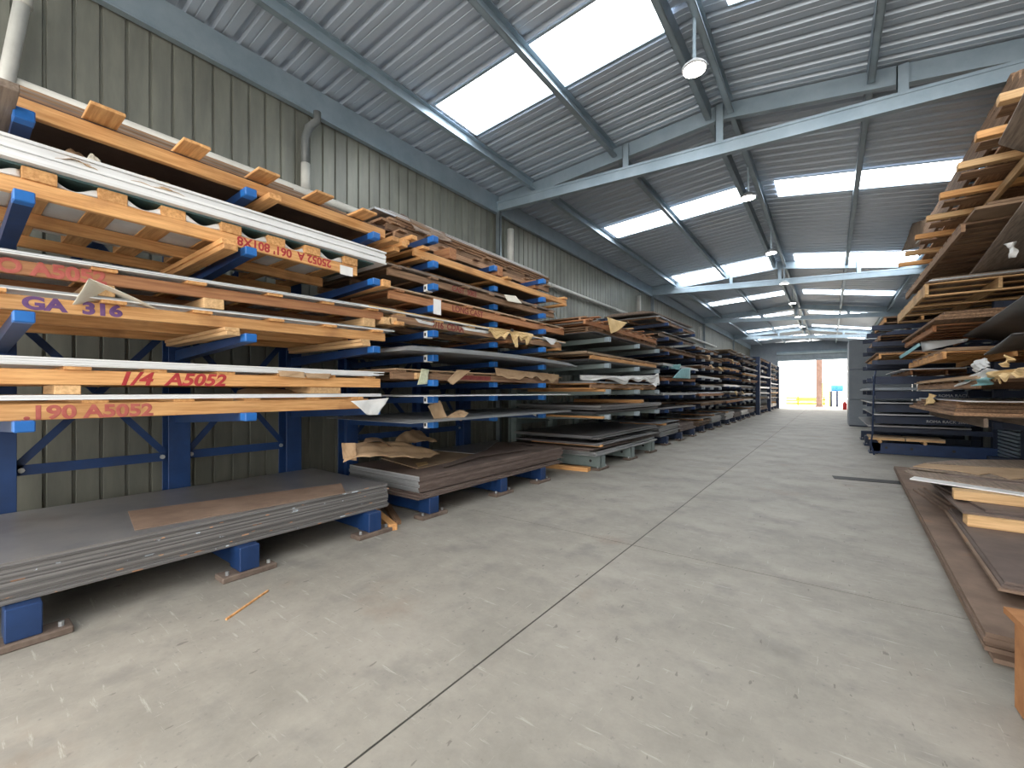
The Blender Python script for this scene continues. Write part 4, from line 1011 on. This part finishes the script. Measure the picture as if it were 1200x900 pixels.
paper('teal strip dangling beside the white board offcut', [onX(1077, 402, 1.3), onX(1079, 405, 1.3), onX(1055, 421, 1.15), onX(1053, 418, 1.15)], 'teal_film', 75, n=8, wob=.005, name='plastic_strip')
paper('white crumpled film bunch hanging from the second skid opposite', [onX(1138, 437, 1.55), onX(1150, 418, 1.55), onX(1158, 424, 1.5), onX(1148, 434, 1.45)], 'white_film', 76, n=14, wob=.05)
paper('long white film strip trailing under the second skid opposite', [onX(1117, 448, 1.5), onX(1160, 432, 1.45), onX(1170, 434, 1.4), onX(1121, 454, 1.45)], 'white_film', 77, n=14, wob=.03)
paper('teal film sagging under the torn kraft opposite', [onX(1132, 446, 1.45), onX(1160, 438, 1.4), onX(1162, 446, 1.4), onX(1142, 453, 1.42)], 'teal_film', 78, n=14, wob=.04, bow=.03, name='plastic_film', cat='plastic film')
paper('torn kraft sheet hanging ragged below the second skid opposite', [onX(1157, 436, 1.42), onX(1205, 430, 1.35), onX(1205, 440, 1.36), onX(1160, 447, 1.42)], 'yellow_kraft', 79, n=30, wob=.03, ragged=.6)
paper('kraft curl twisting off the brown boards opposite', [onX(1097, 463, 1.5), onX(1090, 462, 1.48), onX(1083, 480, 1.45), onX(1094, 472, 1.45)], 'yellow_kraft', 80, n=10, wob=.02, bow=.03)
paper('torn kraft tuft near the lower bent sheet opposite', [onX(1172, 428, 1.45), onX(1182, 416, 1.45), onX(1186, 424, 1.42), onX(1174, 430, 1.42)], 'yellow_kraft', 81, n=10, wob=.03)
paper('white paper scrap pinned to the high timber opposite', [onX(1181, 285, 1.6), onX(1189, 283, 1.6), onX(1188, 302, 1.62), onX(1183, 302, 1.62)], 'white_film', 82, n=10, wob=.03)
# galvanised corrugated stack
t = thing('corrugated_pack', 'pack of galvanised corrugated sheets beside the navy column', 'corrugated sheet', (3.02, 12.4, 0))
for k in range(12):
    MB().cbox(-.12, .28, 0, 1.2, .05 + .075 * k, .1 + .075 * k, .01).build('corrugation', 'galv', t)

# grey cabinet by the far doorway
t = thing('steel_cabinet', 'tall pale grey steel cabinet with two seams beside the far doorway', 'cabinet', (.68, 23.6, 0))
for k, (z0, z1) in enumerate(((.05, 1.15), (1.17, 2.45), (2.47, 3.75))):
    MB().cbox(0, 2.0, 0, 2.2, z0, z1, .012).build('cabinet_panel', 'cabinet_grey', t)
MB().box(.02, 1.98, .03, 2.17, 0, 3.7).build('cabinet_core', 'navy_paint', t)

# right floor stack
def fplate(label, px, z, mat, t, **k): return plate_on(label, px, z, mat, t, **k)
zz = .002
N = 'flat floor stack opposite'
for k in range(6):
    sheet('long brown rusty sheet at the bottom of the ' + N, 2.1, .70 + R.uniform(-.015, .03), 3.42 + R.uniform(0, .1), 10.4 + R.uniform(-.2, .1), zz, .026, 'rusty_plate', group='bottom sheets opposite', yaw=-.037 + R.uniform(-.003, .003), name='steel_plate', cat='steel plate')
    zz += .0265
block('timber batten between the plates of the ' + N, 1.15, 2.2, 4.05, 4.2, zz + .001, zz + .07, 'old_wood_x')
block('short pale timber batten farther in under the plates of the ' + N, 1.05, 2.2, 5.9, 6.0, zz + .001, zz + .07, 'old_wood_x')
zt = zz + .072
for k in range(3):
    sheet('smooth brown plate on the battens of the ' + N, 2.4, .86 + .02 * k, 3.95 + .03 * k, 6.25, zt, .016, 'brown_plate' if k else 'rusty_plate', group='smooth plates opposite', yaw=-.05, name='steel_plate', cat='steel plate')
    zt += .0165
block('pale timber block holding up the upper boards of the ' + N, 1.0, 1.35, 5.55, 5.72, zt + .001, zt + .1, 'pale_pine_x')
block('second timber block deeper under the upper boards of the ' + N, 1.8, 2.2, 5.9, 6.1, zt + .001, zt + .1, 'old_wood_x')
zu = zt + .102
for k in range(2):
    sheet('dark brown board on the timber block of the ' + N, 2.5, .98 + .15 * k, 5.6 + .25 * k, 7.6, zu, .02, 'brown_plate', group='dark boards opposite', yaw=.12 * k, name='board', cat='board')
    zu += .021
block('rough splintered beam end on the dark boards of the ' + N, 1.0, 2.3, 5.98, 6.16, zu + .001, zu + .09, 'pale_pine_x', yaw=-.1)
block('old beam deeper on the dark boards of the ' + N, 1.2, 2.4, 7.2, 7.4, zu + .001, zu + .09, 'old_wood_x')
zu += .092
zq = zu + .002
plate_on('white-edged sheet lowest of the loose sheets on the ' + N, [(1066, 562), (1072, 559), (1240, 560), (1240, 588)], zq, 'white_sheet', .012, 'metal_sheet', 'sheet')
plate_on('grey sheet over the white-edged one on the ' + N, [(1060, 553), (1070, 549), (1240, 552), (1240, 583), (1072, 558)], zq + .014, 'grey_wood_y', .012, 'metal_sheet', 'sheet')
plate_on('pinkish brown board among the loose sheets on the ' + N, [(1105, 557), (1125, 553), (1240, 556), (1240, 572), (1150, 563)], zq + .028, 'brown_plate', .01, 'board', 'board')
plate_on('pale grey sheet under the tan paper on the ' + N, [(1064, 549), (1110, 545), (1240, 548), (1240, 569), (1150, 559)], zq + .04, 'grey_wood_y', .01, 'metal_sheet', 'sheet')
plate_on('wide tan sheet with a torn edge near the top of the ' + N, [(1070, 547), (1085, 543), (1240, 544), (1240, 567), (1200, 561), (1185, 562), (1160, 555), (1148, 557), (1120, 552)], zq + .052, 'kraft', .008, 'paper_sheet', 'paper')
plate_on('grey-brown sheet topping the ' + N, [(1082, 543), (1136, 539), (1240, 540), (1240, 551), (1150, 547)], zq + .062, 'grey_wood_y', .008, 'paper_sheet', 'paper')
for k in range(3):
    block('brown rusty offcut stacked at the aisle edge of the ' + N, .97 + .03 * k, 1.3, 6.6 + .1 * k, 7.9 - .1 * k, zz + .001 + .031 * k, zz + .031 + .031 * k, 'rusty_plate', 'offcuts at the aisle edge', name='steel_offcut', yaw=.1)
b = MB(); b.cbox(0, .9, 0, .55, 0, .42, .01); o = b.build('rusted_block', 'orange_rust'); o.location = (.73, 2.5, .001); o.rotation_euler.z = .05
tag(o, 'orange-rusted steel block at the frame edge in front of the flat floor stack', 'steel block')
b = MB(); b.box(0, .8, 0, .5, 0, .03); o = b.build('steel_plate', 'orange_rust'); o.location = (.72, 2.6, .424); o.rotation_euler.z = .08
tag(o, 'rusty plate with a bright scratched edge lying on the orange-rusted block', 'steel plate')
b = MB(); b.box(-.5, .5, -.15, .15, 0, .006); o = b.build('rubber_mat', 'black_rubber'); o.location = (.55, 9.4, .001); o.rotation_euler.z = .1
tag(o, 'dark flat strip lying on the floor at the tip of the flat floor stack', 'mat')

# ------------------------------------------------------------------ YARD beyond the doorway
b = MB(); b.box(-30, 30, YF + .4, YF + 60, -.14, -.01); struct(b.build('ground', 'yard'))
b = MB(); b.box(-30, 30, YN - 30, YN - 8, -.14, -.01); struct(b.build('ground_entrance', 'yard'))
def yp(u, v, Y): return onY(u, v, Y)
t = thing('gate_post', 'brown post standing in the middle of the far doorway', 'post', (yp(960, 470, 52).x, 52, 0))
MB().cbox(-.25, .25, -.2, .2, 0, 5.4).build('post_shaft', 'brick_brown', t)
MB().cbox(-.32, .32, -.28, .28, -.01, .12).build('post_base', 'brick_brown', t)
c = yp(940, 470, 60)
for k in range(3):
    t = thing('yard_pallet', 'orange timber pallet in the yard pile, ' + ['lowest', 'middle', 'topmost'][k], 'pallet', (c.x, 60, .32 * k))
    for j in range(3): MB().cbox(-1.6, 1.6, j * .6, j * .6 + .12, 0, .2).build('runner', 'orange_wood', t)
    for j in range(5): MB().cbox(-1.6 + j * .7, -1.2 + j * .7, 0, 1.3, .2, .25).build('slat', 'orange_wood', t)
c = yp(950, 472, 56)
t = thing('forklift_stillage', 'yellow steel stillage standing in front of the orange pallets', 'stillage', (c.x, 56, 0))
MB().cbox(-1.3, 1.3, 0, 1.2, .15, .3).build('deck', 'yellow_paint', t)
for x in (-1.2, 1.1):
    MB().cbox(x, x + .12, 0, .12, 0, 1.0).build('upright', 'yellow_paint', t); MB().cbox(x, x + .12, 1.08, 1.2, 0, 1.0).build('upright', 'yellow_paint', t)
MB().cbox(-1.3, 1.3, 0, .1, .6, .75).build('rail', 'yellow_paint', t)
c = yp(968, 470, 54)
t = thing('yard_ladder', 'yellow ladder standing beside the brown post', 'ladder', (c.x, 54, 0))
for x in (-.3, .3): MB().bar((x, 0, 0), (x, .3, 2.4), .07, .07, (1, 0, 0)).build('ladder_rail', 'yellow_paint', t)
for k in range(7): MB().bar((-.3, .02 + .04 * k, .3 + .3 * k), (.3, .02 + .04 * k, .3 + .3 * k), .05, .05).build('ladder_rung', 'yellow_paint', t)
for k, (u, v) in enumerate(((974, 474), (981, 474))):
    c = yp(u, v, 53)
    t = thing('yard_bollard', 'dark bollard in the yard, ' + ['beside the ladder', 'below the blue drum'][k], 'bollard', (c.x, 53, 0))
    MB().tube([(0, 0, 0), (0, 0, 1.5), (0, 0, 1.56)], [.09, .09, .05], 14).build('bollard_shaft', 'navy_paint', t, True)
    MB().tube([(0, 0, 0), (0, 0, .04)], .17, 14).build('bollard_base', 'navy_paint', t)
c = yp(981, 455, 55)
t = thing('drum_stand', 'white steel stand carrying the blue drum', 'stand', (c.x, 55, 0))
for x in (-.45, .45):
    for y in (0, .6): MB().cbox(x - .04, x + .04, y - .04, y + .04, 0, 1.45).build('leg', 'white_block', t)
MB().cbox(-.55, .55, -.1, .75, 1.45, 1.52).build('stand_top', 'white_block', t)
t = thing('blue_drum', 'blue drum lying on the white stand', 'drum', (c.x, 55.3, 1.87))
MB().tube([(-.5, 0, 0), (-.48, 0, 0), (-.15, 0, 0), (-.13, 0, 0), (.13, 0, 0), (.15, 0, 0), (.48, 0, 0), (.5, 0, 0)], [.3, .34, .32, .34, .34, .32, .34, .3], 20).build('drum_shell', 'sky_blue_paint', t, True)
MB().tube([(.2, 0, .33), (.2, 0, .42)], .07, 12).build('drum_cap', 'safety_red', t)
c = yp(990, 480, 45)
t = thing('red_extinguisher', 'red cylinder standing on the floor beside the doorway', 'cylinder', (c.x, 45, 0))
MB().tube([(0, 0, 0), (0, 0, .02), (0, 0, .5), (0, 0, .6), (0, 0, .66)], [.13, .15, .15, .08, .05], 18).build('cylinder_body', 'safety_red', t, True)
MB().tube([(0, 0, .66), (0, 0, .74)], .04, 10).build('cylinder_valve', 'ink', t)
# slim open shelf just outside on the left
c = yp(908, 478, 46)
t = thing('open_shelf', 'slim open steel shelf of small parts against the doorway', 'shelf', (c.x, 45.6, 0))
for x in (-.3, .3):
    for y in (0, .6): MB().cbox(x - .03, x + .03, y - .03, y + .03, 0, 3.6).build('upright', 'cabinet_grey', t)
for z in (.3, .9, 1.5, 2.1, 2.7, 3.3): MB().cbox(-.33, .33, -.03, .63, z, z + .04).build('shelf_board', 'white_block', t)
for k, z in enumerate((.34, .94, 1.54, 2.14, 2.74)):
    solid('parts_bin', '%s bin on the %s board of the slim open shelf' % (['orange', 'tan', 'white', 'dark', 'brown'][k], ORD[k]), 'bin', (c.x, 45.9, z), lambda m: m.prism([(-.22, -.2), (.22, -.2), (.26, .2), (-.26, .2)], .002, .26), ['orange_wood', 'tan_board', 'white_block', 'navy_paint', 'brick_brown'][k])
t = thing('lamp_post', 'thin grey pole with a short arm outside the doorway', 'pole', (yp(917, 475, 50).x, 50, 0))
MB().tube([(0, 0, 0), (0, 0, 5.0)], .06, 10).build('pole_shaft', 'cabinet_grey', t); MB().bar((0, 0, 4.95), (.9, 0, 4.6), .08, .06).build('pole_arm', 'cabinet_grey', t)

# ------------------------------------------------------------------ LIGHT, WORLD, CAMERA
w = bpy.data.worlds.new('world'); bpy.context.scene.world = w; w.use_nodes = True
bg = w.node_tree.nodes['Background']; bg.inputs['Color'].default_value = (1.0, 0.965, 0.91, 1); bg.inputs['Strength'].default_value = 3.7
sun = bpy.data.lights.new('sun', 'SUN'); sun.energy = 5.0; sun.angle = .02; sun.color = (1, .95, .86)
so = bpy.data.objects.new('sun', sun); C.objects.link(so); so.rotation_euler = (math.radians(-35), math.radians(18), 0)

cam = bpy.data.cameras.new('camera'); cam.sensor_width = 36; cam.lens = F / 1200 * 36; cam.shift_y = (VY - 450) / 1200; cam.clip_start = .05; cam.clip_end = 300
co = bpy.data.objects.new('camera', cam); C.objects.link(co); co.location = (0, 0, H); co.rotation_euler = (PI / 2, 0, math.atan(TT))
sc = bpy.context.scene; sc.camera = co
sc.view_settings.view_transform = 'Standard'; sc.view_settings.look = 'None'; sc.view_settings.gamma = 1; sc.view_settings.exposure = 0.45
sc.view_settings.use_curve_mapping = False
sc.cycles.max_bounces = 8; sc.cycles.diffuse_bounces = 5

# lettering curves become meshes
bpy.context.view_layer.update()
dg = bpy.context.evaluated_depsgraph_get()
for o in [q for q in bpy.data.objects if q.type == 'FONT']:
    me = bpy.data.meshes.new_from_object(o.evaluated_get(dg))
    q = bpy.data.objects.new('lettering_tmp', me); C.objects.link(q)
    q.parent = o.parent; q.location = o.location; q.rotation_euler = o.rotation_euler; q.scale = o.scale
    nm = o.name; bpy.data.objects.remove(o); q.name = nm
